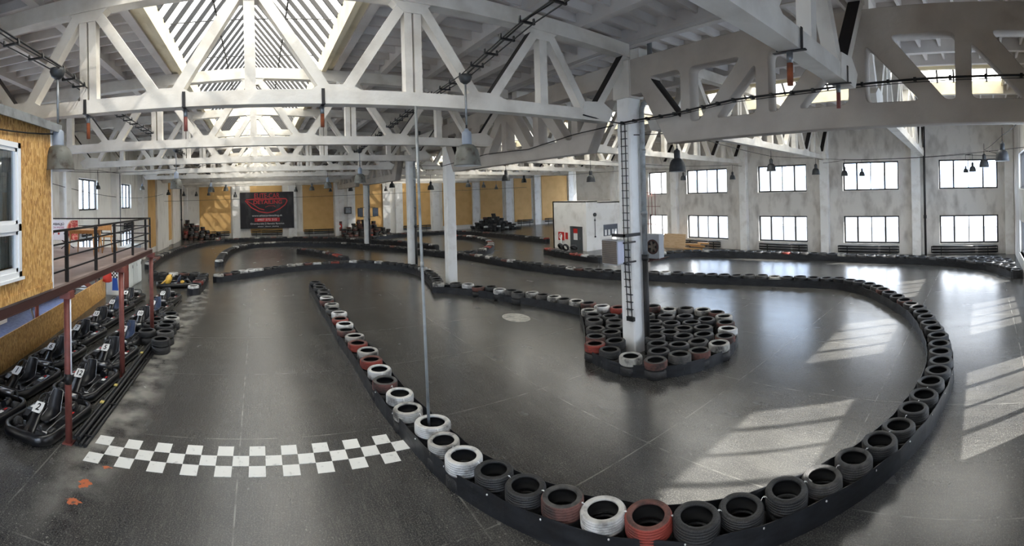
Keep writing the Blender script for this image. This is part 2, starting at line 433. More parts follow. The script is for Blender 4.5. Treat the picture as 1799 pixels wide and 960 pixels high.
def ordinal(n):
    if n < 20: return ORD[n]
    tens = {2: 'twenty', 3: 'thirty', 4: 'forty', 5: 'fifty', 6: 'sixty', 7: 'seventy', 8: 'eighty', 9: 'ninety'}
    if n >= 100: return 'hundred-and-' + ordinal(n - 100) if n > 100 else 'hundredth'
    t, u = divmod(n, 10)
    return tens[t] + '-' + ORD[u] if u else tens[t][:-1] + 'ieth'

# ------------------------------------------------------------------ structure: floor, walls, windows
YB, YF = -1.9, 53.57          # back wall behind the camera, far wall
XL, XR = -8.9, 27.6
ZC = 8.30
fl = MB(); fl.box((-9.5, -2.5, -0.3), (46.5, 54.2, 0)); struct('floor', fl, 'floor_paint')

def wall_with_holes(name, axis, inner, thick, a0, a1, z1, holes, mname):
    """wall plane across axis at inner..inner+thick; holes = (a, b, z0, z1)"""
    m = MB()
    cuts = sorted({a0, a1} | {h[0] for h in holes} | {h[1] for h in holes})
    for p, q in zip(cuts, cuts[1:]):
        hs = sorted((h[2], h[3]) for h in holes if h[0] <= p + 1e-6 and h[1] >= q - 1e-6)
        z = 0
        for lo, hi in hs + [(z1, z1)]:
            if lo > z:
                if axis == 'x': m.box((min(inner, inner + thick), p, z), (max(inner, inner + thick), q, lo))
                else: m.box((p, min(inner, inner + thick), z), (q, max(inner, inner + thick), lo))
            z = hi
    return struct(name, m, mname)
ROWS = ((0.65, 2.35), (3.93, 5.70))
RW = [(0.82 + 6 * k - 1.77, 0.82 + 6 * k + 1.77) for k in range(4)] + [(22.55, 24.4)]
BW = [(8.4, 11.9), (14.2, 17.7), (20.1, 23.6)]
LW = [(9.5, 12.5), (15.6, 18.6), (21.7, 24.5), (29.1, 31.4)]  # the pair hidden behind the cabin is added for daylight
LROWS = ((0.75, 2.3), (3.84, 5.52))
wall_with_holes('wall_right', 'x', XR, 0.35, YB - 0.35, 24.9, 8.9, [(a, b, lo, hi) for a, b in RW for lo, hi in ROWS], 'wall_right_paint')
m = MB(); m.box((XR, 24.9, 0), (XR + 0.35, 33.4, 8.9)); struct('wall_right', m, 'lit_white_plaster')  # far section of the wall, its brightness put into the colour
ADDED_TALL = [(-6.3, -3.5), (-2.9, 0.6)]  # unseen tall windows behind the camera, added to brighten the hall
wall_with_holes('wall_back', 'y', YB, -0.35, XL - 0.35, XR + 0.35, 8.9, [(a, b, lo, hi) for a, b in BW for lo, hi in ROWS] + [(a, b, 0.65, 5.7) for a, b in ADDED_TALL], 'wall_right_paint')
wall_with_holes('wall_left', 'x', XL, -0.35, YB, YF, 8.9, [(a, b, lo, hi) for a, b in LW for lo, hi in LROWS], 'wall_paint')
wall_with_holes('wall_far', 'y', YF, 0.35, XL - 0.35, 46.35, 8.9, [], 'wall_paint')
m = MB(); m.box((XR + 0.35, 33.05, 0), (46, 33.4, 8.9)); struct('wall_right', m, 'wall_paint')
ADDED_AW = [(34.5 + 6.2 * k, 39.5 + 6.2 * k) for k in range(3)]  # unseen side-aisle windows, added to bring light to the far right
wall_with_holes('wall_right', 'x', 46.0, 0.35, 33.4, YF, 8.9, [(a, b, 0.8, 7.0) for a, b in ADDED_AW], 'wall_paint')

WN = [0]
def window(axis, inner, out, a, b, z0, z1, mull):
    """dark steel sash with vertical bars; out = +1/-1 direction to the outside"""
    WN[0] += 1
    m = MB(); t0, t1 = inner + out * 0.12, inner + out * 0.20; lo, hi = min(t0, t1), max(t0, t1); fr = 0.09
    def bar(p0, p1, q0, q1, d=0.0):
        if axis == 'x': m.box((lo - d, p0, q0), (hi + d, p1, q1))
        else: m.box((p0, lo - d, q0), (p1, hi + d, q1))
    bar(a, b, z0, z0 + fr); bar(a, b, z1 - fr, z1); bar(a, a + fr, z0 + fr, z1 - fr); bar(b - fr, b, z0 + fr, z1 - fr)
    for t, wd in mull:
        c = a + (b - a) * t; bar(c - wd / 2, c + wd / 2, z0 + fr, z1 - fr, 0.01)
    o = struct('window_%d' % WN[0], m, 'window_frame')
    g = MB(); c = (lo + hi) / 2
    if axis == 'x': g.box((c - 0.004, a + fr, z0 + fr), (c + 0.004, b - fr, z1 - fr))
    else: g.box((a + fr, c - 0.004, z0 + fr), (b - fr, c + 0.004, z1 - fr))
    g.build('pane', 'glass', o)
    s = MB(); e = 0.03
    if axis == 'x': s.box((min(inner - out * e, inner + out * 0.12), a - 0.02, z0 - 0.04), (max(inner - out * e, inner + out * 0.12), b + 0.02, z0))
    else: s.box((a - 0.02, min(inner - out * e, inner + out * 0.12), z0 - 0.04), (b + 0.02, max(inner - out * e, inner + out * 0.12), z0))
    s.build('sill', 'wall_paint', o)
FOUR = ((0.25, 0.10), (0.5, 0.045), (0.75, 0.10))
for a, b in RW:
    for lo, hi in ROWS: window('x', XR, 1, a, b, lo, hi, FOUR if b - a > 3 else ((0.33, 0.06),))
for a, b in BW:
    for lo, hi in ROWS: window('y', YB, -1, a, b, lo, hi, FOUR)
for a, b in ADDED_TALL: window('y', YB, -1, a, b, 0.65, 5.7, FOUR)
for a, b in ADDED_AW: window('x', 46.0, 1, a, b, 0.8, 7.0, FOUR)
for a, b in LW:
    for lo, hi in LROWS: window('x', XL, -1, a, b, lo, hi, ((0.33, 0.05), (0.66, 0.07)))

# pilasters against the walls
TN = [0]
def trim(mb, mname):
    TN[0] += 1; return struct('trim_%d' % TN[0], mb, mname)
for y in (-1.62, 3.95, 9.75, 15.6, 21.6, 28.2):
    m = MB(); m.box((XR - 0.36, y - 0.26, 0), (XR, y + 0.26, 8.3)); trim(m, 'column_paint')
for y in (8.3, 13.7, 19.6, 27.2, 33.6):
    m = MB(); m.box((XL, y - 0.3, 0), (XL + 0.36, y + 0.3, 8.3)); trim(m, 'column_paint')
for y0, y1, mm in ((38.9, 43.8, 'wall_paint'), (46.2, 50.0, 'wall_paint'), (51.3, 53.0, 'wall_paint')):
    m = MB(); m.box((XL, y0, 0), (XL + 0.22, y1, 8.0)); trim(m, mm)
for y0, y1 in ((36.4, 38.9), (43.8, 46.2)):
    m = MB(); m.box((XL, y0, 0.5), (XL + 0.05, y1, 6.4)); trim(m, 'ochre')
for x in (-6.95 - 1.8, -2.6, 3.95, 9.6, 10.9, 15.2, 16.8, 21.6, 27.2, 32.2, 36.9, 43.0):
    m = MB(); m.box((x - 0.45, YF - 0.3, 0), (x + 0.45, YF, 8.0)); trim(m, 'column_paint')
# ochre infill panels of the far wall
for x0, x1 in ((-6.9, -3.25), (-0.95, 2.75), (5.15, 8.75), (11.25, 14.75), (17.1, 20.9), (22.6, 26.7), (28.0, 31.3), (33.2, 36.0), (37.8, 42.4)):
    m = MB(); m.box((x0, YF - 0.08, 0.55), (x1, YF, 6.9)); trim(m, 'ochre')

# ------------------------------------------------------------------ ceiling of ribbed precast slabs with two long skylights
def roof(xc, half, y0, y1, holes, sl=0.035):
    def z_at(x): return ZC - sl * abs(x - xc)
    m = MB()
    def slab(xa, xb, ya, yb, za, zb):
        P = []
        n = len(m.v)
        for x in (xa, xb):
            for y in (ya, yb):
                for z in (za, zb): m.v.append((x, y, z + z_at(x) - ZC))
        for q in ((0, 1, 3, 2), (4, 6, 7, 5), (0, 4, 5, 1), (2, 3, 7, 6), (0, 2, 6, 4), (1, 5, 7, 3)): m.face([n + i for i in q])
    def runs(xa, xb):
        ys = [(y0, y1)]
        if xb > xc - 2.5 and xa < xc + 2.5:
            ys = []; c = y0
            for h0, h1 in holes: ys.append((c, h0)); c = h1
            ys.append((c, y1))
        return ys
    xs = [xc - half, xc - 2.5, xc, xc + 2.5, xc + half]
    for xa, xb in zip(xs, xs[1:]):
        for ya, yb in runs(xa + 0.01, xb - 0.01):
            if yb > ya: slab(xa, xb, ya, yb, ZC + 0.36, ZC + 0.5)
            k = math.ceil((ya + 0.1) / 0.6)
            while k * 0.6 < yb - 0.1:
                slab(xa, xb, k * 0.6 - 0.035, k * 0.6 + 0.035, ZC + 0.16, ZC + 0.36); k += 1
    n = int((half - 2.5) / 1.56)
    for sgn in (-1, 1):
        for i in range(n + 1):
            x = xc + sgn * (2.62 + i * (half - 2.7) / n)
            slab(x - 0.10, x + 0.10, y0, y1, ZC + 0.0, ZC + 0.36)
    for h0, h1 in zip([y0] + [h[1] for h in holes], [h[0] for h in holes] + [y1]):
        for x in (xc - 0.75, xc + 0.75):
            if h1 > h0: slab(x - 0.1, x + 0.1, h0, h1, ZC, ZC + 0.36)
    return m
AX1, AX2 = -0.1, 18.2
SK1 = [(2.5, 32.3), (36.4, 52.2)]; SK2 = [(-1.0, 32.3), (36.4, 52.2)]
struct('ceiling', roof(AX1, 8.85, YB, YF, SK1), 'roof_paint')
struct('ceiling', roof(AX2, 9.4, YB, YF, SK2), 'roof_paint')
m = MB(); m.box((27.6, 33.05, 8.3), (46.3, YF, 8.5))
for k in range(13): m.box((28 + k * 1.5 - 0.1, 33.4, 8.05), (28 + k * 1.5 + 0.1, YF, 8.3))
struct('ceiling', m, 'roof_paint')

SKN = [0]
def skylight(xc, y0, y1, label):
    z0, hw, rise = 8.62, 2.15, 2.85
    t = thing('roof_skylight', label, 'skylight', (xc, y0, z0)); L = y1 - y0
    for s in (-1, 1):
        m = MB(); a, b = sorted((s * hw, s * (hw + 0.14))); m.box((a, 0, -0.46), (b, L, 0.10)); a, b = sorted((s * (hw + 0.14), s * (hw + 0.36))); m.box((a, 0, -0.36), (b, L, 0.0)); m.build('curb', 'cream_paint', t)
    m = MB()
    n = int(L / 0.72)
    for s in (-1, 1):
        for i in range(n + 1):
            y = i * L / n; m.beam((s * (hw + 0.02), y, 0.08), (0, y, rise), 0.07, 0.11, (0, 1, 0) if False else (0, 0, 1))
        m.beam((s * 1.1, 0, 1.44), (s * 1.1, L, 1.44), 0.05, 0.06)
    m.box((-0.06, 0, rise - 0.1), (0.06, L, rise + 0.08))
    m.build('glazing_bars', 'dark_metal', t)
    m = MB()
    for s in (-1, 1):
        v = len(m.v); m.v += [(s * (hw + 0.05), 0, 0.14), (s * (hw + 0.05), L, 0.14), (0, L, rise + 0.06), (0, 0, rise + 0.06)]; m.face([v, v + 1, v + 2, v + 3])
    m.build('glazing', 'roof_glass', t)
    for i in range(int(L / 3) + 1):
        y = 0.35 + i * 3.0
        if y < L: m = MB(); m.tube([(-hw, y, 0.25), (hw, y, 0.25)], 0.014, 6); m.build('tie_rod', 'dark_metal', t)
    
    for y in (0.05, L - 0.05):                # glazed gable
        m = MB(); m.beam((-hw, y, 0.06), (0, y, rise - 0.04), 0.1, 0.1); m.beam((hw, y, 0.06), (0, y, rise - 0.04), 0.1, 0.1); m.box((-hw, y - 0.05, -0.1), (hw, y + 0.05, 0.1))
        for x in (-1.2, -0.4, 0.4, 1.2): m.box((x - 0.03, y - 0.03, 0.1), (x + 0.03, y + 0.03, rise * (1 - abs(x) / hw)))
        build_each(m, 'gable_bar', 'cream_paint', t)
        m = MB(); v = len(m.v); m.v += [(-hw, y, 0.1), (hw, y, 0.1), (0, y, rise)]; m.face([v, v + 1, v + 2]); m.build('gable_glass', 'roof_glass', t)
    return t
skylight(AX1, *SK1[0], 'long ridged glass skylight above the start straight and banner side')
skylight(AX1, *SK1[1], 'short glass skylight nearest the far wall, above the banner')
skylight(AX2, *SK2[0], 'long glass skylight over the windowed right-hand bay')
skylight(AX2, *SK2[1], 'short glass skylight at the far end of the right-hand bay')

# ------------------------------------------------------------------ roof trusses of precast concrete
def truss(black_left=True):
    t = thing('roof_truss', '', 'truss')
    zb0, zb1 = 5.88, 6.14
    def zt(u): return 7.97 - 0.038 * abs(u)
    m = MB(); m.box((-7.75, -0.15, zb0), (7.75, 0.15, zb1)); m.build('bottom_chord', 'truss_paint', t)
    m = MB()
    m.prism([(-8.75, zt(8.75)), (0, zt(0)), (8.75, zt(8.75)), (8.75, zt(8.75) + 0.33), (0, zt(0) + 0.33), (-8.75, zt(8.75) + 0.33)], 'y', -0.15, 0.15)
    for u in (0, 3.05, -3.05, 6.05, -6.05):
        m.prism([(u - 0.42, zt(u) + 0.02), (u - 0.17, zt(u) - 0.2), (u + 0.17, zt(u) - 0.2), (u + 0.42, zt(u) + 0.02)], 'y', -0.125, 0.125)
    m.build('top_chord', 'truss_paint', t)
    for u in (0, 3.05, -3.05, 6.05, -6.05):
        m = MB()
        if abs(abs(u) - 3.05) < 0.1:
            m.box((u - 0.17, -0.11, zb1), (u - 0.02, 0.11, zt(u))); m.box((u + 0.02, -0.11, zb1), (u + 0.17, 0.11, zt(u)))
        else: m.box((u - 0.1, -0.11, zb1), (u + 0.1, 0.11, zt(u)))
        m.build('upright', 'truss_paint', t)
    tops = (0, 3.05, 6.05); bots = (1.55, 4.55, 7.4)
    for s in (-1, 1):
        segs = []
        for a, b in zip(tops, bots): segs.append((a, b, False))
        for a, b in zip(bots, (3.05, 6.05, 8.8)): segs.append((b, a, a > 4))
        for ut, ub, blk in segs:
            m = MB(); dt = 0.16 if ut < ub else -0.16
            p = (s * (ub - dt), 0, zb1 - 0.03); q = (s * (ut + dt * 0.9), 0, zt(ut) + 0.02)
            m.beam(p, q, 0.24, 0.19, (0, 0, 1), over=1 if blk else None)
            m.build('diagonal', ('truss_paint', 'soot'), t)
        m = MB(); m.prism([(s * 7.1, zb0), (s * 7.95, zb0), (s * 8.1, zb0 + 0.28), (s * 7.75, zb1 + 0.22), (s * 7.15, zb1 + 0.16)], 'y', -0.16, 0.16); m.build('end_block', 'truss_paint', t)
        for u in (1.55, 4.55):
            m = MB(); m.prism([(s * (u - 0.5), zb1 - 0.02), (s * (u - 0.3), zb1 + 0.10), (s * (u + 0.3), zb1 + 0.10), (s * (u + 0.5), zb1 - 0.02)], 'y', -0.13, 0.13); m.build('haunch', 'truss_paint', t)
    return t
T0 = truss()
n_tr = 0
for bay, xc, rz, sx, nm in (('left', AX1, 0.0, 1.0, 'start-straight bay'), ('right', AX2, 0.066, 1.052, 'windowed right-hand bay')):
    for k in range(9):
        y = 2.33 + 6 * k
        if bay == 'right' and k == 8: y -= 0.3
        o = T0 if (n_tr == 0) else copy_tree(T0); n_tr += 1
        o.location = (xc, y + (0.62 if bay == 'right' else 0), 0); o.rotation_euler.z = rz; o.scale = (sx, 1, 1)
        tag(o, '%s concrete roof truss from the camera end of the %s' % (ordinal(k + 1), nm), 'truss', 'precast roof trusses')

# long carrier trusses along the row of columns
def carrier_mesh():
    zt0, zt1, zb0, zb1 = 6.98, 7.50, 5.30, 5.72
    outer = [(-5.70, zt1), (-5.70, 6.62), (-5.35, 6.62), (-4.55, zb0), (4.55, zb0), (5.35, 6.62), (5.70, 6.62), (5.70, zt1)]
    holes = []
    for s in (-1, 1):
        for h in ([(5.12, 6.98), (4.13, 6.98), (4.13, 5.78)], [(3.88, 6.98), (2.50, 6.98), (3.62, zb1), (3.88, zb1)], [(2.16, 6.80), (2.16, zb1), (3.20, zb1)],
                  [(1.88, 6.98), (0.62, 6.98), (1.68, zb1), (1.88, zb1)], [(0.16, 6.86), (0.16, zb1), (1.25, zb1)]):
            holes.append([(s * a, b) for a, b in h])
    return plate_mesh('carrier_truss', outer, holes, 0.34, 'carrier_paint', 0.16)
cm = carrier_mesh()
cm.materials.append(MATS['soot'])
for pl in cm.polygons:       # soot lies on the sloping upper faces of the end members
    if pl.normal.y > 0.3 and abs(pl.normal.x) > 0.3 and abs(pl.center.x) > 3.9 and abs(pl.normal.z) < 0.2: pl.material_index = 1
for i, (yc, lab) in enumerate(((2.33, 'between the camera and the nearest white column'), (14.33, 'between the two nearest white columns'), (32.33, 'over the far half of the column row'), (44.33, 'running to the far wall'))):
    me_ = cm
    if i == 0:       # the nearest one ends at the wall behind the camera
        me_ = cm.copy(); b_ = bmesh.new(); b_.from_mesh(me_)
        bmesh.ops.bisect_plane(b_, geom=b_.verts[:] + b_.edges[:] + b_.faces[:], plane_co=(YB + 0.02 - 2.33, 0, 0), plane_no=(-1, 0, 0), clear_outer=True); b_.to_mesh(me_); b_.free()
    o = link('carrier_truss', me_); o.matrix_world = Matrix.Translation((8.7, yc, 0)) @ Matrix(((0, 0, 1, 0), (1, 0, 0, 0), (0, 1, 0, 0), (0, 0, 0, 1)))
    tag(o, 'long concrete carrier truss with rounded openings, ' + lab, 'truss', 'carrier trusses along the column row')
m = MB(); m.box((8.53, 20.1, 6.98), (8.87, 26.5, 7.5)); tag(m.build('carrier_beam', 'truss_paint'), 'plain concrete beam bridging the third and second white columns', 'beam')

# ------------------------------------------------------------------ columns
def column(x, y, pipe, label, wd=0.46):
    t = thing('concrete_column', label, 'column', (x, y, 0), 0, 'white concrete columns')
    h = wd / 2; c = 0.035
    m = MB(); m.prism([(-h + c, -h), (h - c, -h), (h, -h + c), (h, h - c), (h - c, h), (-h + c, h), (-h, h - c), (-h, -h + c)], 'z', 0, 6.56); m.build('shaft', 'column_paint', t)
    m = MB(); m.box((-h - 0.04, -h - 0.06, 6.56), (h + 0.04, h + 0.06, 7.5)); m.build('head', 'truss_paint', t)
    if pipe:
        m = MB(); px_, py_ = h - 0.08, -h - 0.09
        m.tube([(px_, py_, 0), (px_, py_, 2.4)], 0.075, 12); m.tube([(px_, py_, 2.38), (px_, py_, 2.52)], 0.092, 12)
        m.build('downpipe_foot', 'dark_metal', t)
        m = MB(); m.tube([(px_, py_, 2.5), (px_, py_, 6.25), (px_ + 0.06, py_, 6.42), (px_ + 0.3, py_, 6.58), (px_ + 0.38, py_, 6.85), (px_ + 0.38, py_, 8.2)], 0.07, 12)
        for z in (3.6, 5.2): m.tube([(px_, py_, z - 0.05), (px_, py_, z + 0.05)], 0.086, 12)
        m.build('downpipe', 'galvanised', t)
    return t
column(8.72, 8.33, True, 'nearest white column, standing in the tyre island with grey downpipe')
column(8.95, 20.33, False, 'second white column, plain, at the end of the tyre arm')
column(9.05, 26.33, True, 'third white column, slim with a grey downpipe')
column(9.15, 38.33, True, 'farthest free white column, carrying two flat screens')
column(9.0, 52.6, False, 'white column against the far wall beside tyre piles')

# ------------------------------------------------------------------ tyre barriers (positions in metres on the floor, colour code)
TYRES = {
'main':'2.52,20.99,k;2.61,20.33,k;2.54,19.68,k;2.63,19.02,d;2.53,18.36,k;2.55,17.71,w;2.46,17.05,b;2.55,16.4,g;2.49,15.74,d;2.58,15.08,w;2.5,14.43,r;2.52,13.77,w;2.44,13.12,b;2.55,12.46,g;2.49,11.8,r;2.6,11.15,g;2.53,10.49,r;2.55,9.84,w;2.49,9.18,b;2.6,8.52,w;2.55,7.87,g;2.76,7.21,w;2.7,6.59,g;2.78,6.05,w;3.01,5.56,k;3.18,5.04,k;3.4,4.54,b;3.64,4.06,w;3.92,3.59,r;4.22,3.13,k;4.66,2.79,k;5.13,2.41,k;5.57,2.1,d;6.04,1.81,d;6.54,1.55,k;7.05,1.36,k;7.58,1.21,k;8.12,1.1,k;8.66,1.03,k;9.2,0.95,k;9.74,0.93,k;10.28,1,d;10.82,1.06,k;11.39,1.15,k;11.97,1.31,k;12.49,1.49,d;13.02,1.64,k;13.53,1.84,k;14.07,2.03,k;14.52,2.33,d;14.98,2.61,b;15.42,2.94,k;15.96,3.33,k;16.39,3.66,b;16.9,4,d;17.27,4.4,k;17.54,4.87,k;17.82,5.34,k;18.04,5.86,k;18.08,6.42,k;18.01,6.99,k;17.92,7.56,k;17.84,8.12,k;17.78,8.69,g;17.7,9.26,d;17.57,9.82,d;17.43,10.37,k;17.27,10.93,k;17.12,11.48,k;16.98,12.03,k;16.86,12.59,k;16.72,13.15,k;16.53,13.69,w;16.3,14.21,d;16.05,14.73,d;15.77,15.23,d;15.51,15.74,k;15.3,16.27,k;15.15,16.82,d;15.01,17.38,d;14.88,17.94,b;14.76,18.5,g;14.64,19.06,k;14.52,19.62,d;14.41,20.18,d;14.3,20.74,k;14.2,21.31,k;14.11,21.87,k;14.02,22.44,k;13.94,23,w;13.86,23.57,b;13.8,24.14,k;13.75,24.71,k;13.71,25.28,g;13.66,25.85,k;13.58,26.42,g;13.46,26.97,b;13.32,27.5,k;13.15,28.01,k;13,28.53,d;12.81,29.24,k;12.53,29.71,k;12.33,30.22,k;12.12,30.76,d;11.92,31.3,k;11.73,31.83,k;11.53,32.37,d;11.33,32.91,k;11.12,33.44,k;10.89,33.97,k;10.64,34.48,k;10.39,35,r;10.12,35.51,k;9.86,36.01,k;9.59,36.52,k;9.32,37.02,d;9.05,37.53,k;8.64,37.92,k;8.49,38.52,d;8.15,38.99,k;7.79,39.44,k;7.41,39.86,g;7.01,40.27,k;6.58,40.65,k;6.12,40.99,k;5.64,41.3,d;5.12,41.55,d;4.59,41.75,k;4.05,41.95,k;3.51,42.14,k;2.97,42.32,k;2.42,42.5,k;1.86,42.62,d;1.29,42.64,g;0.73,42.55,w;0.2,42.34,d;-0.27,42.02,w;-0.68,41.62,k;-1.03,41.16,k;-1.32,40.67,w;-1.58,40.16,d;-1.8,39.63,k;-1.99,39.09,w;-2.16,38.55,d;-2.28,37.99,d;-2.39,37.42,k;-2.47,36.86,k;-2.54,36.29,k;-2.58,35.72,k;-2.62,35.15,k;-2.65,34.57,w;-2.68,34,k;-2.69,33.43,k;-2.7,32.86,k;-2.7,32.28,k;-2.69,31.71,d;-2.67,31.14,k;-2.65,30.57,k;-2.64,29.99,w',
'arm':'7.62,18.76,g;8.29,18.36,d;8.61,17.83,w;8.75,17.14,b;9.19,16.82,k;9.16,16.05,w;9.43,15.58,d;9.39,15.04,d;9.82,14.71,g;9.95,14.19,d;10.09,13.66,g;10.11,13.08,d;10.23,12.55,g;10.34,12.02,b;10.31,11.3,w;10.57,10.81,r',
'armfar':'7.8,19.3,d;7.97,19.85,k;8.12,20.4,d;8.24,20.95,k;8.35,21.51,d;8.45,22.07,k;8.52,22.64,w;8.55,23.21,g;8.53,23.77,d;8.39,24.33,k;8.21,24.86,k;7.97,25.38,k;7.7,25.88,k;7.4,26.37,k;7.07,26.83,w;6.69,27.25,k;6.24,27.61,k;5.72,27.83,w;5.16,27.87,d;4.59,27.82,r;4.03,27.76,d;3.46,27.71,w;2.89,27.66,b;2.35,27.48,g;1.85,27.21,g;1.37,26.9,d;0.9,26.59,k;0.43,26.27,k;-0.04,25.93,w;-0.48,25.58,w;-0.91,25.2,w;-1.32,24.81,k;-1.74,24.43,b;-2.16,24.04,g',
'ring':'9.7,11.26,g;9.38,10.71,d;9.03,10.28,d;8.5,9.61,d;8,9.05,b;7.58,8.61,r;7.56,8.06,k;7.56,7.36,g;7.75,6.77,b;8.31,6.52,d;8.81,6.32,b;9.46,6.18,g;10.01,6.35,b;10.56,6.61,w;11.06,6.99,b;11.5,7.32,g;11.85,7.82,b;11.9,8.37,g;11.68,8.87,d;11.39,9.34,g;11.3,9.93,b;10.92,10.38,k',
'inner':'9.68,10.25,k;9.36,9.73,d;8.97,9.34,k;8.54,9.02,k;8.07,8.37,k;10.24,9.99,k;10.46,9.47,k;10.67,8.84,k;10.92,8.33,k;11.06,7.65,k;9.99,8.77,k;10.16,8.25,k;10.54,7.81,k;9.76,9.36,k;9.52,8.3,k;10.01,7.7,d;10.3,7.24,k;8.96,7.81,k;9.48,7.76,k;9.39,7.23,k;9.81,6.88,k;8.6,7.43,k;8.82,6.94,k;9.29,6.69,d;8.21,7.06,k;9.2,8.85,k',
'branch':'3.24,36.49,d;3.52,35.98,b;3.81,35.46,d;4.09,34.95,d;4.36,34.43,d;4.6,33.9,k;4.82,33.35,w;4.99,32.79,r;5.14,32.23,k;5.27,31.65,r;5.39,31.08,r;5.49,30.5,d;5.6,29.93,k',
'endc':'-3.01,20.74,w;-2.99,21.33,k;-2.96,21.93,r;-2.93,22.52,d;-2.94,23.11,k;-2.95,23.71,k;-2.97,24.3,d;-3.46,24.58,d;-4.05,24.53,b;-4.63,24.43,w;-5.21,24.53,k;-5.78,24.71,k',
'left':'-6.95,28.48,g;-7.01,29.06,k;-7.06,29.64,b;-7.11,30.21,k;-7.16,30.79,b;-7.2,31.36,b;-7.23,31.94,b;-7.24,32.52,k;-7.24,33.1,g;-7.22,33.68,k;-7.19,34.25,d;-7.15,34.83,k;-7.12,35.41,g;-7.07,35.98,d;-7.03,36.56,k;-6.98,37.14,k;-6.92,37.71,k;-6.86,38.29,k;-6.78,38.86,d;-6.7,39.43,k;-6.61,40,b;-6.51,40.57,d;-6.4,41.14,k;-6.28,41.71,k;-6.15,42.27,d;-6.01,42.83,k;-5.85,43.39,k;-5.67,43.93,b;-5.46,44.47,b;-5.21,44.99,k;-4.91,45.49,k;-4.57,45.96,k;-4.2,46.4,b;-3.79,46.81,k;-3.35,47.18,k;-2.89,47.53,k;-2.39,47.83,r;-1.88,48.08,k;-1.34,48.29,k;-0.78,48.46,d;-0.22,48.58,g;0.35,48.65,k;0.93,48.67,k;1.51,48.64,b;2.08,48.57,d;2.65,48.47,k;3.21,48.34,g;3.76,48.14,k;4.29,47.91,k;4.8,47.65,b;5.3,47.35,k;5.78,47.04,b;6.25,46.69,k;6.71,46.34,b;7.15,45.97,k;7.58,45.59,k;7.99,45.17,k;8.37,44.74,k;8.73,44.29,k;9.03,43.79,g;9.34,43.31,d;9.67,42.83,k;10.02,42.37,k;10.4,41.94,k;10.8,41.52,k;11.18,41.08,d;11.52,40.62,k;11.84,40.14,k;12.12,39.63,k;12.36,39.1,b;12.58,38.57,k;12.77,38.03,d;12.96,37.48,r;13.12,36.92,d;13.27,36.36,d;13.39,35.8,d;13.49,35.23,k;13.59,34.66,g;13.68,34.09,k',
'loop':'18.84,41.58,r;19.17,41.12,d;19.47,40.64,r;19.64,40.11,w;19.72,39.55,g;19.74,38.98,b;19.72,38.42,k;19.66,37.86,w;19.56,37.3,d;19.44,36.75,g;19.3,36.2,k;19.14,35.66,k;18.97,35.12,k;18.77,34.59,w;18.57,34.06,k;18.34,33.54,r;18.1,33.03,d;17.85,32.53,g;17.57,32.03,d;17.27,31.55,g;16.96,31.08,k;16.63,30.62,b;16.27,30.18,r;15.89,29.77,k;15.46,29.39,g;15,29.07,d;14.49,28.87,d;13.95,28.78,k;13.42,28.87,k;12.53,28.77,r',
'far':'11.52,45.34,d;11.97,45.69,d;12.42,46.04,d;12.87,46.39,g;13.33,46.71,k;13.82,47.01,k;14.32,47.27,k;14.86,47.45,k;15.42,47.58,b;15.98,47.67,d;16.54,47.74,w;17.11,47.79,k;17.67,47.83,k;18.24,47.84,k;18.81,47.85,d;19.38,47.84,k;19.95,47.8,d;20.5,47.7,k;21,47.43,b;21.39,47.03,k;21.73,46.58,k;21.97,46.06,b;22.2,45.54,d;22.34,44.99,k;22.49,44.44,k;22.61,43.89,k;22.73,43.33,k;22.84,42.77,r;22.93,42.21,b;23.02,41.65,k;23.07,41.08,k;23.13,40.52,d;23.17,39.95,k;23.19,39.38,k;23.21,38.81,k;23.24,38.25,k;23.26,37.68,k;23.27,37.11,d;23.29,36.54,k;23.31,35.97,k;23.32,35.4,g;23.34,34.83,k;23.35,34.27,k;23.36,33.7,k;23.37,33.13,w;23.39,32.56,r',
'building':'18.92,26.24,r;18.81,25.66,b;18.7,25.08,k;18.6,24.5,k;18.53,23.92,k;18.47,23.34,k;18.42,22.75,r;18.38,22.16,r;18.37,21.58,w;18.39,20.99,k;18.47,20.41,k',
'right':'21.27,18.43,k;21.83,18.28,g;22.37,18.09,k;22.88,17.81,d;23.32,17.44,k;23.65,16.96,k;23.88,16.43,g;24.05,15.88,k;24.17,15.31,k;24.27,14.74,k;24.37,14.17,k;24.47,13.6,k;24.58,13.03,k;24.67,12.46,k;24.74,11.89,k;24.77,11.31,r;24.79,10.73,k;24.79,10.15,d;24.79,9.57,k;24.77,8.99,d;24.75,8.42,k;24.72,7.84,g;24.68,7.26,d;24.62,6.68,d;24.57,6.11,k;24.52,5.53,k;24.46,4.95,d;24.38,4.38,k;24.27,3.81,k;24.15,3.25,k;24.02,2.68,d;23.84,2.13,k;23.6,1.61,k;23.32,1.1,k;23.01,0.61,d;22.67,0.14,k;22.28,-0.29,k;21.84,-0.66,k;21.36,-0.98,d;20.85,-1.25,k;20.32,-1.48,k',
'extra':'24.02,0.57,k;23.51,0.06,k;23.01,-0.42,d;22.52,-0.86,k;22.05,-1.28,k;24.04,-0.24,k;23.6,-0.73,k;23.18,-1.18,k',
'post':'-2.78,12.6,k;-3.35,13.35,k;-2.81,13.34,d;-2.92,13.87,k;-2.93,14.4,k;-2.92,14.94,g;-3.05,15.47,k;-3.4,14.14,k;-3.4,14.68,k'}

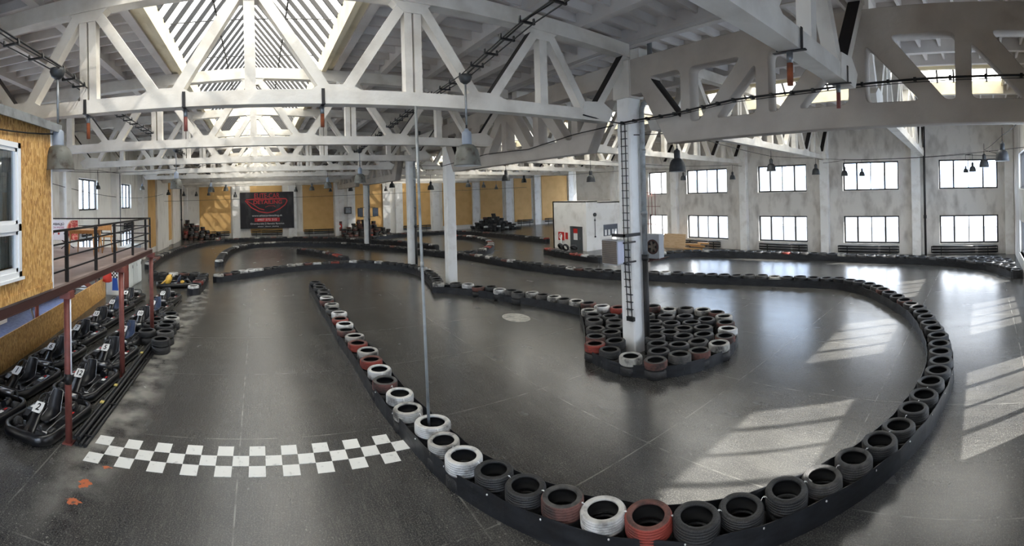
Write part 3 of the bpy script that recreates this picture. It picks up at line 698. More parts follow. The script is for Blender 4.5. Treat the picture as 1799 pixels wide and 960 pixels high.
TY = {k: [(float(a), float(b), c) for a, b, c in (t.split(',') for t in v.split(';'))] for k, v in TYRES.items()}
TMAT = {'k': 'rubber', 'd': 'rubber_dull', 'b': 'tyre_brown', 'g': 'tyre_grey', 'w': 'tyre_white', 'r': 'tyre_red'}
TWORD = {'k': 'black', 'd': 'dusty black', 'b': 'faded red-brown', 'g': 'worn grey-white', 'w': 'white painted', 'r': 'bright red painted'}
def tyre_profile(near):
    """cross-section: material 0 = tread, 1 = inside, 2 = side walls"""
    if near:
        out = [(0.182, 0.018, 2), (0.192, 0.006, 2), (0.225, 0.0, 2), (0.252, 0.010, 2), (0.266, 0.028, 0)]
        z = 0.028
        for k in range(5):
            out += [(0.270, z + 0.003, 0), (0.271, z + 0.020, 0), (0.262, z + 0.0215, 0), (0.262, z + 0.0265, 0)]; z += 0.0285
        z = 0.172
        out += [(0.266, z, 0), (0.252, 0.188, 2), (0.240, 0.1935, 2), (0.236, 0.1915, 2), (0.225, 0.197, 2), (0.210, 0.195, 2), (0.200, 0.191, 2), (0.192, 0.193, 2), (0.182, 0.180, 2)]
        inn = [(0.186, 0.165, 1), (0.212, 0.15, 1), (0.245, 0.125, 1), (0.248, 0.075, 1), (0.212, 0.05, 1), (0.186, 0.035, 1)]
    else:
        out = [(0.182, 0.015, 2), (0.21, 0.0, 2), (0.25, 0.008, 0), (0.27, 0.035, 0), (0.27, 0.165, 0), (0.25, 0.192, 2), (0.21, 0.197, 2), (0.182, 0.185, 2)]
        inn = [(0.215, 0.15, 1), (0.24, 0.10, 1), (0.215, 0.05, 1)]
    return out + inn
SIDE = {'k': 'rubber', 'd': 'rubber_dull', 'b': 'rubber_dull', 'g': 'tyre_grey', 'w': 'tyre_grey_pale', 'r': 'tyre_brown'}
mat('tyre_grey_pale', (205, 203, 198), 0.65, (104, 102, 100), 5, 0.47, 0.75, bump=0.5, bscale=45)
TMESH = {}
def tyre_mesh(c, near):
    k = (c, near)
    if k not in TMESH:
        m = MB(); m.lathe(tyre_profile(near), 36 if near else 20, closed=True)
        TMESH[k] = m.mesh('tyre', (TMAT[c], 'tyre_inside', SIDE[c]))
    return TMESH[k]
BAR = {'main': 'long outer barrier', 'arm': 'arm between second column and island', 'armfar': 'middle barrier running left from second column', 'ring': 'rim of the column island', 'inner': 'middle of the column island',
       'branch': 'short branch behind the middle barrier', 'endc': 'barrier end by the yellow kart', 'left': 'barrier along the left wall', 'loop': 'far hairpin loop', 'far': 'barrier under the far wall', 'building': 'barrier round the white hut',
       'right': 'barrier under the right windows', 'extra': 'tyre group in the right corner', 'post': 'cluster by the third red post'}
alltyres = []
for k, v in TY.items():
    for i, (x, y, c) in enumerate(v): alltyres.append((math.hypot(x, y), k, i, x, y, c))
# second layer under the nearest stacks, seen through the holes
LOW = [(k, i) for k, i in [('main', j) for j in range(19, 36)]]
alltyres.sort()
single = set((k, i) for _, k, i, x, y, c in alltyres[:297 - len(LOW)])
rnd = random.Random(5)
POLE = 21
def tyre_label(k, i, c):
    w_ = TWORD[c]
    if k == 'main':
        d = i - POLE
        if d == 0: return 'big white painted tyre with the thin grey pole standing in it'
        if d < 0: return '%s tyre, %s behind the pole tyre on the straight row' % (w_, ordinal(-d))
        return '%s tyre, %s after the pole tyre along the outer barrier' % (w_, ordinal(d))
    if k == 'ring': return '%s tyre, %s round the island rim clockwise from its left joint' % (w_, ordinal(i + 1))
    if k == 'arm': return '%s tyre, %s along the arm from second column to island' % (w_, ordinal(i + 1))
    return '%s tyre, %s in the %s' % (w_, ordinal(i + 1), BAR[k])
for d, k, i, x, y, c in alltyres:
    if (k, i) not in single: continue
    near = d < 13
    o = link('tyre', tyre_mesh(c, near)); s = rnd.uniform(0.96, 1.0)
    if (k, i) == ('main', POLE): s = 1.13
    if k == 'main' and POLE < i < 37: s = rnd.uniform(0.975, 1.035)
    if k == 'main' and i == 22: s = 0.92
    zs = rnd.uniform(0.92, 1.1)
    o.scale = (s, s, zs); o.location = (x, y, 0.203 + rnd.uniform(0, 0.012))
    o.rotation_euler = (rnd.uniform(-0.035, 0.035), rnd.uniform(-0.035, 0.035), rnd.uniform(0, 6))
    tag(o, tyre_label(k, i, c), 'tyre', BAR[k])
for k, i in LOW:
    x, y, c = TY[k][i]
    o = link('tyre', tyre_mesh('k', False)); o.location = (x, y, 0.0); o.scale = (0.98, 0.98, 0.98)
    tag(o, 'lower black tyre in the stack %s' % ('of the grey pole' if i == POLE else ('%s %s the pole' % (ordinal(abs(i - POLE)), 'after' if i > POLE else 'behind'))), 'tyre', 'bottom tyres of the outer barrier')
# all remaining tyres: far rows and the heaps by the far wall, too many and too small to single out
stuff = MB()
MI = {'k': 0, 'd': 1, 'b': 2, 'g': 3, 'w': 4, 'r': 5}
def far_tyre(x, y, z, c, seg=12, xf=None):
    stuff.mi = MI[c]
    stuff.lathe([(0.17, 0.19), (0.17, 0.03), (0.24, 0.0), (0.27, 0.03), (0.27, 0.17), (0.24, 0.2)], seg, (x, y, z), closed=True, xf=xf)
for d, k, i, x, y, c in alltyres:
    if (k, i) not in single: far_tyre(x, y, 0.2, {'r': 'b', 'w': 'g'}.get(c, c) if rnd.random() < 0.6 else c)
    if (k, i) not in LOW: far_tyre(x, y, 0, 'k', 12 if d < 13 else 9)
for x0, y0, hs in ((-8.2, 52.4, (11, 9, 8, 7, 5, 3, 2)), (9.7, 52.0, (4, 5, 7, 9, 9, 8, 8, 3, 4, 3)), (24.8, 49.6, (3, 5, 7, 8, 8, 10, 8, 7, 5, 4, 3))):
    for r_ in range(3):
        for i, h in enumerate(hs):
            for z in range(max(1, h - r_ * 2)):
                far_tyre(x0 + i * 0.58 + rnd.uniform(-0.05, 0.05), y0 - r_ * 0.58, z * 0.2, rnd.choices('kdbrw', (9, 3, 3 if x0 < 20 else 0.3, 0.7 if x0 < 20 else 0, 0.5))[0], 10)
far_tyre(-4.6, 52.0, 0.2, 'k'); far_tyre(-4.6, 52.0, 0.4, 'k'); far_tyre(-4.6, 52.0, 0, 'r'); far_tyre(-4.6, 52.0, 0.6, 'k')
tag(stuff.build('stacked_tyres', ['rubber', 'rubber_dull', 'tyre_brown', 'tyre_grey', 'tyre_white', 'tyre_red']),
    'all remaining tyres: bottom layers, distant barriers and heaps below the far wall', 'tyres', kind='stuff')
# tyres leaning at the hut door
for i, (x, y, ry) in enumerate(((20.6, 27.0, 1.0), (20.5, 26.3, 1.25), (20.75, 25.6, 0.8))):
    o = link('tyre', tyre_mesh('k', False)); o.location = (x, y, 0.24); o.rotation_euler = (0, ry, 0.3 * i)
    tag(o, '%s loose black tyre leaning by the grey hut door, counted from the left' % ORD[i + 1], 'tyre', 'loose tyres at the hut door')

# plastic ties joining neighbouring tyres of the near barrier
m = MB(); m.tube([(-0.05, 0, -0.03), (-0.02, 0.004, 0.012), (0.02, -0.004, 0.014), (0.05, 0, -0.03)], 0.004, 5); m.box((-0.008, -0.007, 0.008), (0.008, 0.007, 0.02)); tie_me = m.mesh('cable_tie', 'decal_white')
tm = TY['main']
for i in range(17, 38):
    a_, b_ = Vector(tm[i][:2]), Vector(tm[i + 1][:2]); c_ = (a_ + b_) / 2; d_ = b_ - a_
    o = link('cable_tie', tie_me); o.location = (c_.x, c_.y, 0.392); o.rotation_euler.z = math.atan2(d_.y, d_.x)
    tag(o, 'small plastic tie joining two neighbouring tyres of the near barrier', 'cable tie', 'ties between the near tyres')

# rubber belts wrapped round the barriers
def smooth(P, it=1):
    P = [Vector(p) for p in P]
    for _ in range(it):
        Q = [P[0]]
        for a, b in zip(P, P[1:]): Q += [a * 0.75 + b * 0.25, a * 0.25 + b * 0.75]
        P = Q + [P[-1]]
    return P
def offset(P, d):
    out = []
    for i, p in enumerate(P):
        t = (P[min(i + 1, len(P) - 1)] - P[max(i - 1, 0)]).normalized(); out.append(p + Vector((t.y, -t.x)) * d)
    return out
def cap(p, t, d, n=6):
    a0 = math.atan2(-t.x, t.y)
    return [p + Vector((math.cos(a0 + PI * k / n), math.sin(a0 + PI * k / n))) * d for k in range(1, n)]
def belt(name, line, h, mb, closed, th=0.010, z0=0.0, lean=0.0):
    n = len(mb.v); N = len(line)
    for i, p in enumerate(line):
        t = ((line[(i + 1) % N] if closed or i < N - 1 else p) - (line[i - 1] if closed or i > 0 else p)).normalized(); nn = Vector((t.y, -t.x)) * th
        hh = h + 0.012 * math.sin(i * 1.7)
        wv = Vector((t.y, -t.x)) * (0.008 * math.sin(i * 2.3))
        mb.v += [(p.x, p.y, z0), (p.x + nn.x, p.y + nn.y, z0), (p.x + nn.x + wv.x, p.y + nn.y + wv.y, z0 + hh), (p.x + wv.x, p.y + wv.y, z0 + hh)]
    for i in range(N if closed else N - 1):
        j = (i + 1) % N
        for a, b in ((0, 1), (1, 2), (2, 3), (3, 0)): mb.face([n + i * 4 + a, n + i * 4 + b, n + j * 4 + b, n + j * 4 + a])
RT = 0.292
def fair(pts, k=2):
    P = [Vector(p[:2]) for p in pts]
    for _ in range(k): P = [P[0]] + [(P[i - 1] + P[i] * 2 + P[i + 1]) / 4 for i in range(1, len(P) - 1)] + [P[-1]]
    return P
def sub(P): return smooth(P, 1)
def capsule(pts, h=0.27, cap0=True, cap1=True, mb=None, sides=(1, -1)):
    P = fair(pts); P = sub(P); mb = mb or MB()
    if sides == (1, -1):
        t0 = (P[1] - P[0]).normalized(); t1 = (P[-1] - P[-2]).normalized()
        Rr = offset(P, RT); Ll = offset(P, -RT)[::-1]
        line = Rr + (cap(P[-1], -t1, RT)[::-1] if False else [P[-1] + (Vector((t1.y, -t1.x)) * math.cos(a) + t1 * math.sin(a)) * RT for a in (PI * k / 6 for k in range(1, 6))]) + Ll + [P[0] + (Vector((-t0.y, t0.x)) * math.cos(a) - t0 * math.sin(a)) * RT for a in (PI * k / 6 for k in range(1, 6))]
        belt('b', line, h, mb, True); return mb, line
    for s in sides: belt('b', offset(P, s * RT), h, mb, False)
    return mb, P
BELTS = (('main', 'wavy black rubber band wrapping the long outer tyre barrier', (1, -1)), ('armfar', 'black rubber band along the middle barrier left of the second column', (1, -1)),
         ('branch', 'short black rubber band around the branch behind the middle barrier', (1, -1)), ('endc', 'black rubber band around the barrier end beside the yellow kart', (1, -1)),
         ('left', 'black rubber band of the barrier along the left wall', (1, -1)), ('loop', 'black rubber band around the far hairpin loop', (1, -1)), ('far', 'black rubber band of the barrier under the far wall', (1, -1)),
         ('building', 'black rubber band in front of the white hut', (1, -1)), ('right', 'black rubber band of the barrier under the right-hand windows', (1, -1)))
for k, lab, sides in BELTS:
    mb, line = capsule(TY[k], 0.30 if k == 'main' else 0.3, sides=sides)
    o = mb.build('rubber_belt', 'belt'); tag(o, lab, 'rubber belt')
    if k == 'main':
        near_pts = [p for p in line if math.hypot(p.x, p.y) < 9.5]
        near_pts = near_pts[::3][:60]
        bm_ = MB(); bm_.lathe([(0.0, 0.012), (0.012, 0.008), (0.014, 0.0)], 8)
        bme = bm_.mesh('bolt', 'bolt')
        for p in near_pts:
            c_ = min((Vector(q[:2]) for q in TY['main']), key=lambda q: (q - p).length); d_ = (p - c_).normalized()
            b = link('bolt', bme, o); b.location = (p.x + d_.x * 0.016, p.y + d_.y * 0.016, 0.265); b.rotation_euler = Vector((d_.x, d_.y, 0)).to_track_quat('Z', 'Y').to_euler()
# island: one belt round the arm and the rim
P = fair(TY['arm']); P = sub(P)
ring = [Vector(p[:2]) for p in TY['ring']]
cen = sum(ring, Vector((0, 0))) / len(ring)
# rim runs from the arm's lower side round the front to the arm's upper side
rim = []
for i, p in enumerate(ring):
    t = (ring[min(i + 1, len(ring) - 1)] - ring[max(i - 1, 0)]).normalized(); nrm = Vector((t.y, -t.x))
    if nrm.dot(p - cen) < 0: nrm = -nrm
    rim.append(p + nrm * RT)
def side_of(pts, target):      # the offset side of the arm that lies nearer target
    a, b = offset(pts, RT), offset(pts, -RT)
    return a if (a[-1] - target).length < (b[-1] - target).length else b
lo_side = side_of(P, ring[0]); hi_side = [q for q in (offset(P, RT), offset(P, -RT)) if (q[-1] - lo_side[-1]).length > 0.1][0]
t0 = (P[0] - P[1]).normalized()
endcap = [P[0] + (Vector((math.cos(a), math.sin(a))) * RT) for a in sorted((math.atan2(t0.y, t0.x) + s * 0.5 for s in (-2, -1, 0, 1, 2)), reverse=True)]
if (endcap[0] - hi_side[0]).length > (endcap[-1] - hi_side[0]).length: endcap = endcap[::-1]
line = smooth(fair(rim, 1) , 1) + hi_side[::-1] + endcap + lo_side
k0 = min(range(len(lo_side)), key=lambda i: (lo_side[i] - rim[0]).length)
line = smooth(fair(rim, 1), 1) + [q for q in hi_side[::-1] if (q - rim[-1]).length > 0.2] + endcap + lo_side[:max(1, k0 - 1)]
mb = MB(); belt('i', line, 0.27, mb, True); tag(mb.build('rubber_belt', 'belt'), 'black rubber band around the tyre island and its arm', 'rubber belt')

# thin pole standing in the white tyre, up to the first truss
m = MB(); m.tube([(2.74, 7.32, 0.0), (2.79, 7.55, 1.9), (2.86, 7.85, 3.9), (2.93, 8.12, 5.86)], 0.026, 10); m.tube([(2.825, 7.69, 2.9), (2.83, 7.71, 3.0)], 0.033, 10)
tag(m.build('grey_pole', 'galvanised'), 'thin grey steel pole rising from a white tyre to the nearest truss', 'pole')

# ------------------------------------------------------------------ chequered line painted on the floor
m = MB()
for row in range(3):
    for k in range(10):
        c0 = 2 * k + (1 if row == 1 else 0); x0 = -2.86 + c0 * 0.2625; y0 = 6.98 + row * 0.29
        m.box((x0, y0 + 0.0 * x0, 0.0005), (x0 + 0.262, y0 + 0.288, 0.004))
tag(m.build('start_finish_line', 'line_white'), 'three-row white chequered start line painted across the dark floor', 'floor marking')
for x, y, rx, ry, lab in ((-2.6, 6.42, .09, .11, 'middle orange spray paint blotch left of the chequered line'), (-2.6, 5.98, .10, .07, 'orange spray paint blotch farthest in front of the chequered line'), (-2.42, 6.92, .07, .04, 'small orange spray paint blotch touching the chequered line')):
    m = MB(); m.prism([(x + rx * math.cos(a) * (1 + .25 * math.sin(5 * a) + .15 * math.sin(11 * a)), y + ry * math.sin(a) * (1 + .2 * math.cos(3 * a) + .15 * math.cos(13 * a))) for a in (2 * PI * k / 40 for k in range(40))], 'z', 0.0005, 0.002)
    tag(m.build('paint_splash', 'mural_orange'), lab, 'paint mark')
m = MB(); x, y = 8.2, 13.3  # pool of sunlight painted as a pale disc on the floor
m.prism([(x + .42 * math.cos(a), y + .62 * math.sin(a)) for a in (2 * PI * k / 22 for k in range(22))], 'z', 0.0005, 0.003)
tag(m.build('sun_pool', 'sun_pool_paint'), 'pale round pool of sunlight painted on the floor left of the tyre arm', 'painted sunlight')

# ------------------------------------------------------------------ go-karts
def rrect(hx, y0, y1, r, n=6, nose=0.0):
    P = []
    for cx, cy, a0 in ((hx - r, y1 - r, 0), (-hx + r, y1 - r, PI / 2), (-hx + r, y0 + r, PI), (hx - r, y0 + r, 1.5 * PI)):
        for k in range(n + 1):
            a = a0 + PI / 2 * k / n; x, y = cx + r * math.cos(a), cy + r * math.sin(a)
            if y > 0.4: y += nose * (1 - (x / hx) ** 2)
            P.append((x, y))
    return P
def make_kart():
    t = thing('go_kart', '', 'go-kart')
    m = MB(); loop = rrect(0.60, -0.88, 0.84, 0.26, 6, 0.07)      # plastic bumper ring
    n = len(loop); prof = ((0.0, 0.05), (0.045, 0.07), (0.05, 0.15), (0.035, 0.235), (-0.02, 0.26), (-0.06, 0.24), (-0.065, 0.09)); v0 = 0
    for (x, y) in loop:
        d = Vector((x, y * 0.8)).normalized()
        for o_, z in prof: m.v.append((x + d.x * o_, y + d.y * o_, z))
    k = len(prof); m.smooth = True
    for i in range(n):
        for j in range(k): m.face([i * k + j, i * k + (j + 1) % k, ((i + 1) % n) * k + (j + 1) % k, ((i + 1) % n) * k + j])
    m.build('bumper', 'kart_black', t)
    m = MB(); m.prism(rrect(0.5, -0.75, 0.78, 0.2, 4), 'z', 0.05, 0.075); m.build('floor_pan', 'dark_metal', t)
    m = MB()
    for s in (-1, 1):
        m.tube([(s * 0.2, -0.8, 0.12), (s * 0.2, 0.0, 0.12), (s * 0.27, 0.45, 0.12), (s * 0.42, 0.62, 0.12)], 0.016, 6)
    m.tube([(-0.5, 0.5, 0.13), (0.5, 0.5, 0.13)], 0.016, 6); m.tube([(-0.52, -0.55, 0.14), (0.52, -0.55, 0.14)], 0.02, 6)
    m.tube([(0, 0.62, 0.12), (0, 0.3, 0.42), (0, 0.17, 0.55)], 0.013, 6)
    m.build('frame', 'kart_metal', t)
    for x, y, r, wd in ((0.47, 0.50, 0.125, 0.12), (-0.47, 0.50, 0.125, 0.12), (0.46, -0.55, 0.14, 0.19), (-0.46, -0.55, 0.14, 0.19)):
        m = MB(); xf = Matrix.Translation((x, y, r + 0.005)) @ Matrix.Rotation(PI / 2, 4, 'Y'); h = wd / 2
        m.lathe([(r * 0.5, -h), (r * 0.85, -h), (r, -h * 0.7), (r, h * 0.7), (r * 0.85, h), (r * 0.5, h)], 18, xf=xf)
        w_ = m.build('wheel', 'rubber', t)
        m = MB(); m.lathe([(0.0, -h * 0.5), (r * 0.3, -h * 0.5), (r * 0.5, -h), (r * 0.5, h), (r * 0.3, h * 0.5), (0.0, h * 0.5)], 14, xf=xf); m.build('rim', 'kart_metal', w_)
    # nose fairing rising to the steering column
    m = MB(); sec = ((0.80, 0.17, 0.10, 0.02), (0.66, 0.15, 0.20, 0.05), (0.48, 0.13, 0.36, 0.06), (0.34, 0.12, 0.50, 0.05), (0.26, 0.10, 0.545, 0.03)); m.smooth = True
    for y, hw, z, th in sec: m.v += [(-hw, y, z - th), (-hw * 0.8, y, z), (hw * 0.8, y, z), (hw, y, z - th), (hw * 0.5, y + 0.01, z - th - 0.03), (-hw * 0.5, y + 0.01, z - th - 0.03)]
    for i in range(len(sec) - 1):
        for j in range(6): m.face([i * 6 + j, i * 6 + (j + 1) % 6, i * 6 + 6 + (j + 1) % 6, i * 6 + 6 + j])
    m.face([0, 1, 2, 3, 4, 5]); m.face([24, 25, 26, 27, 28, 29]); m.build('front_fairing', 'kart_black', t)
    for s in (-1, 1):       # side pods
        m = MB(); m.smooth = False
        m.prism([(-0.36, 0.09), (0.30, 0.09), (0.26, 0.20), (0.10, 0.25), (-0.30, 0.27), (-0.36, 0.2)], 'x', s * 0.40, s * 0.58); pod = m.build('side_pod', 'kart_black', t)
        m = MB(); m.box((s * 0.49 - 0.045, -0.1, 0.268), (s * 0.49 + 0.045, 0.02, 0.272)); m.build('sticker', 'decal_white', pod)
        m = MB(); m.box((s * 0.49 - 0.025, -0.24, 0.271), (s * 0.49 + 0.025, -0.15, 0.276)); m.build('sticker', 'decal_red', pod)
    # bucket seat
    m = MB(); m.smooth = True; rows = ((0.16, 0.13, 0.14, 0.06), (0.0, 0.11, 0.17, 0.09), (-0.16, 0.12, 0.19, 0.13), (-0.27, 0.28, 0.19, 0.13), (-0.33, 0.46, 0.18, 0.10), (-0.37, 0.60, 0.14, 0.04)); K = 7
    for off in (0, 0.02):
        for y, z, hw, side in rows:
            for j in range(K):
                a = -1 + 2 * j / (K - 1); lift = side * abs(a) ** 2.5
                up_ = min(1, max(0, (z - 0.12) / 0.2)); m.v.append((a * hw, y + lift * up_ * 1.0 - off * up_, z + lift * (1 - up_) - off * (1 - up_)))
    R_ = len(rows)
    for o_ in (0, R_ * K):
        for i in range(R_ - 1):
            for j in range(K - 1): m.face([o_ + i * K + j, o_ + i * K + j + 1, o_ + (i + 1) * K + j + 1, o_ + (i + 1) * K + j])
    seat = m.build('seat', 'kart_seat', t)
    edge = [m.v[i * K] for i in range(R_)] + [m.v[(R_ - 1) * K + j] for j in range(1, K)] + [m.v[i * K + K - 1] for i in range(R_ - 2, -1, -1)]
    m = MB(); m.tube(edge, 0.009, 5); m.build('piping', 'kart_metal', seat)
    # steering wheel
    m = MB(); xf = Matrix.Translation((0, 0.16, 0.55)) @ Matrix.Rotation(-0.9, 4, 'X')
    m.tube([tuple(xf @ Vector((0.15 * math.cos(a), 0.15 * math.sin(a), 0))) for a in (2 * PI * k / 20 for k in range(20))], 0.015, 6, closed=True)
    for a in (0.3, PI - 0.3, -PI / 2): m.tube([tuple(xf @ Vector((0, 0, -0.02))), tuple(xf @ Vector((0.14 * math.cos(a), 0.14 * math.sin(a), 0)))], 0.01, 5)
    m.build('steering_wheel', 'kart_black', t)
    # engine with finned cylinder, exhaust, tank
    m = MB(); m.box((0.20, -0.58, 0.12), (0.40, -0.30, 0.30))
    for k in range(6): m.box((0.21, -0.53, 0.31 + k * 0.024), (0.39, -0.35, 0.322 + k * 0.024))
    m.cyl((0.30, -0.44, 0.38), 0.06, 0.16); m.build('engine', 'dark_metal', t)
    m = MB(); m.tube([(0.3, -0.56, 0.3), (0.28, -0.7, 0.34), (0.05, -0.76, 0.34), (-0.2, -0.76, 0.34)], [0.025, 0.03, 0.055, 0.05], 10); m.build('exhaust', 'kart_metal', t)
    m = MB(); m.cyl((-0.32, -0.42, 0.27), 0.09, 0.2, 14, 'y'); m.tube([(-0.32, -0.42, 0.35), (-0.32, -0.42, 0.39)], 0.03, 10); m.build('fuel_tank', 'kart_black', t)
    m = MB(); m.tube([(-0.4, -0.72, 0.12), (-0.4, -0.72, 0.4), (-0.32, -0.72, 0.45), (0.32, -0.72, 0.45), (0.4, -0.72, 0.4), (0.4, -0.72, 0.12)], 0.014, 6); m.build('rear_hoop', 'black_metal', t)
    # pedals
    for s in (-1, 1):
        m = MB(); m.box((s * 0.22 - 0.03, 0.55, 0.14), (s * 0.22 + 0.03, 0.565, 0.26)); m.build('pedal', 'kart_metal', t)
    return t
KART = make_kart()
SLOPE = math.atan2(0.545 - 0.36, 0.48 - 0.26)
def number(kart, txt):
    xf = Matrix.Translation((0, 0.365, 0.495)) @ Matrix.Rotation(PI, 4, 'Z') @ Matrix.Rotation(SLOPE - 0.12, 4, 'X')
    m = MB(); P = [(-0.105, -0.115), (0.105, -0.115), (0.125, -0.02), (0.105, 0.12), (-0.105, 0.12), (-0.125, -0.02)]
    m.prism(P, 'z', 0.0, 0.008); pl = m.build('number_plate', 'decal_white', kart); pl.matrix_local = xf
    text_mesh('number', txt, 0.21 if len(txt) == 1 else 0.185, 'decal_black', pl, Matrix.Translation((0, 0.0, 0.009)), 0.001, bold=0.004)
kn = 0
ROW_R = [(-3.90, 7.85, '2', -.16), (-3.88, 9.72, '12', -.1), (-3.92, 11.60, '5', -.12), (-3.98, 13.42, '9', -.1), (-4.0, 15.4, '10', -.08), (-3.95, 17.05, '8', -.1), (-3.95, 18.9, '17', -.12)]
ROW_L = [(-5.12, 7.45, '3', -.12), (-5.20, 9.3, '1', -.12), (-5.28, 11.2, '6', -.1), (-5.36, 13.15, '7', -.12), (-5.42, 15.0, '13', -.1), (-5.48, 16.9, '15', -.12), (-5.50, 18.75, '4', -.1)]
for row, nm in ((ROW_R, 'row beside the red posts'), (ROW_L, 'row by the chipboard wall')):
    for i, (x, y, n_, rz) in enumerate(row):
        k = KART if kn == 0 else copy_tree(KART); kn += 1
        k.location = (x + 0.02, y, 0); k.rotation_euler.z = PI + rz; k.scale = (0.82, 0.94, 0.93)
        tag(k, 'black go-kart with number %s, %s from the front in the %s' % (n_, ORD[i + 1], nm), 'go-kart', 'parked black go-karts')
KARTS = [o for o in S.objects if o.name.startswith('go_kart') and o.parent is None]
yk = copy_tree(KART); yk.location = (-4.25, 22.55, 0); yk.rotation_euler.z = PI / 2 + 0.25; yk.scale = (0.82, 0.94, 0.93)
tag(yk, 'go-kart with pale yellow fairing parked beside the tyre barrier end', 'go-kart')
for c in list(yk.children):
    if c.name.startswith('front_fairing') or c.name.startswith('fuel_tank'):
        c.data = c.data.copy(); c.data.materials[0] = MATS['kart_yellow']; c['label'] = 'pale yellow plastic'
    if c.name.startswith('seat'):
        c.data = c.data.copy(); c.data.materials[0] = MATS['kart_blue']
m = MB(); m.smooth = True
for z, r in ((0.2, 0.15), (0.3, 0.19), (0.45, 0.2), (0.58, 0.17), (0.66, 0.09)):
    for k in range(12): a = 2 * PI * k / 12; m.v.append((r * 1.1 * math.cos(a), 0.34 + r * 0.9 * math.sin(a) - (z - 0.2) * 0.3, z))
for i in range(4):
    for k in range(12): m.face([i * 12 + k, i * 12 + (k + 1) % 12, i * 12 + 12 + (k + 1) % 12, i * 12 + 12 + k])
m.face(list(range(48, 60))); m.build('cowl', 'kart_yellow', yk)
for k, (x, y, n_, rz) in zip(KARTS, ROW_R + ROW_L): number(k, n_)
for k in (KARTS[4 - 1], KARTS[5], KARTS[7 + 5]):
    for c in k.children:
        if c.name.startswith('seat'): c.data = c.data.copy(); c.data.materials[0] = MATS['kart_blue']

# low rail of black pipes beside the karts
t = thing('pipe_barrier', 'low rail of black steel pipes on the floor between the red posts', 'barrier', (-3.13, 7.35, 0))
for dx, z in ((0.0, 0.04), (0.08, 0.04), (0.16, 0.04), (-0.03, 0.15), (0.05, 0.15)):
    m = MB(); m.tube([(dx, 0, z), (dx + 0.02, 6.15, z)], 0.034, 10); m.build('pipe', 'black_metal', t)
for y in (0.25, 1.6, 3.0, 4.4, 5.9):
    m = MB(); m.box((-0.07, y - 0.02, 0.0), (-0.06, y + 0.02, 0.2)); m.box((-0.07, y - 0.02, 0.085), (0.2, y + 0.02, 0.095)); build_each(m, 'bracket', 'dark_metal', t)
for y in (1.35, 2.25, 4.5):
    m = MB(); m.box((-0.05, y, 0.184), (0.02, y + 0.09, 0.205)); m.build('clip', 'yellow_clip', t)

# ------------------------------------------------------------------ raised platform with cabin
PX0, PX1, PY0, PY1, PZ = -6.75, -3.27, 0.2, 13.75, 2.79
t = thing('raised_platform', 'raised steel platform with beige floor, standing on red posts', 'platform', (0, 0, 0))
m = MB(); m.box((PX0, PY0, PZ - 0.06), (PX1, PY1, PZ)); m.build('deck', 'platform_floor', t)
m = MB(); m.box((PX1 - 0.06, PY0, PZ - 0.15), (PX1 + 0.02, PY1 + 0.02, PZ - 0.04)); m.box((PX1 - 0.06, PY0, PZ - 0.16), (PX1 + 0.04, PY1 + 0.02, PZ - 0.15)); m.box((PX0, PY1 - 0.06, PZ - 0.15), (PX1 - 0.06, PY1 + 0.02, PZ - 0.06)); build_each(m, 'edge_beam', 'oxide_dark', t)
m = MB()
for y in (1.0, 4.2, 7.41, 10.61, 13.6): m.box((PX0, y - 0.06, PZ - 0.15), (PX1 - 0.06, y + 0.06, PZ - 0.06))
for x in (-6.4, -5.6, -4.8, -4.0): m.box((x - 0.04, PY0, PZ - 0.16), (x + 0.04, PY1, PZ - 0.06))
build_each(m, 'joist', 'oxide_dark', t)
for i, y in enumerate((7.41, 10.61, 13.72)):
    m = MB(); m.tube([(PX1 - 0.02, y, 0.02), (PX1 - 0.02, y, PZ - 0.28)], 0.062, 16); m.box((PX1 - 0.11, y - 0.09, 0), (PX1 + 0.07, y + 0.09, 0.02))
    m.box((PX1 - 0.12, y - 0.10, PZ - 0.28), (PX1 + 0.08, y + 0.10, PZ - 0.155))
    p = m.build('post', 'oxide_red', t)
    if i == 0:
        m = MB(); m.tube([(PX1 - 0.02, y, 1.02), (PX1 - 0.02, y, 1.20)], 0.066, 16); m.build('black_tape', 'black_metal', p)
        m = MB(); m.tube([(PX1 + 0.055, y - 0.03, 1.2), (PX1 + 0.055, y - 0.03, 2.6)], 0.014, 8); m.build('white_conduit', 'white_pvc', p)
for x, y in ((-7.0, 10.4), (-6.72, 12.8), (-6.72, 15.2)):
    if y < 14:
        m = MB(); m.tube([(x if x > -6.9 else -6.72, y, 0), (x if x > -6.9 else -6.72, y, PZ - 0.24)], 0.06, 12); m.build('post', 'oxide_red', t)
# railing
t = thing('platform_railing', 'black steel railing with four bars along the platform edge', 'railing', (0, 0, 0))
for k, y in enumerate((7.42, 8.9, 10.15, 11.7, 13.1)):
    m = MB(); m.box((PX1 - 0.05, y - 0.028, PZ), (PX1 + 0.005, y + 0.028, 3.69)); m.build('post', 'black_metal', t)
for x in (-4.95, -6.7):
    m = MB(); m.box((x - 0.02, PY1 - 0.08, PZ), (x + 0.02, PY1 - 0.04, 3.69)); m.build('post', 'black_metal', t)
m = MB(); m.box((PX1 - 0.05, PY1 - 0.08, PZ), (PX1 - 0.01, PY1 - 0.04, 3.72)); m.build('post', 'black_metal', t)
for z, h in ((3.70, 0.02), (3.47, 0.014), (3.24, 0.014), (3.01, 0.014)):
    m = MB(); m.box((PX1 - 0.03 - h, 6.76, z - h), (PX1 - 0.03 + h, PY1 - 0.04, z + h)); m.box((PX0, PY1 - 0.06 - h, z - h), (PX1 - 0.03, PY1 - 0.06 + h, z + h)); build_each(m, 'bar', 'black_metal', t)

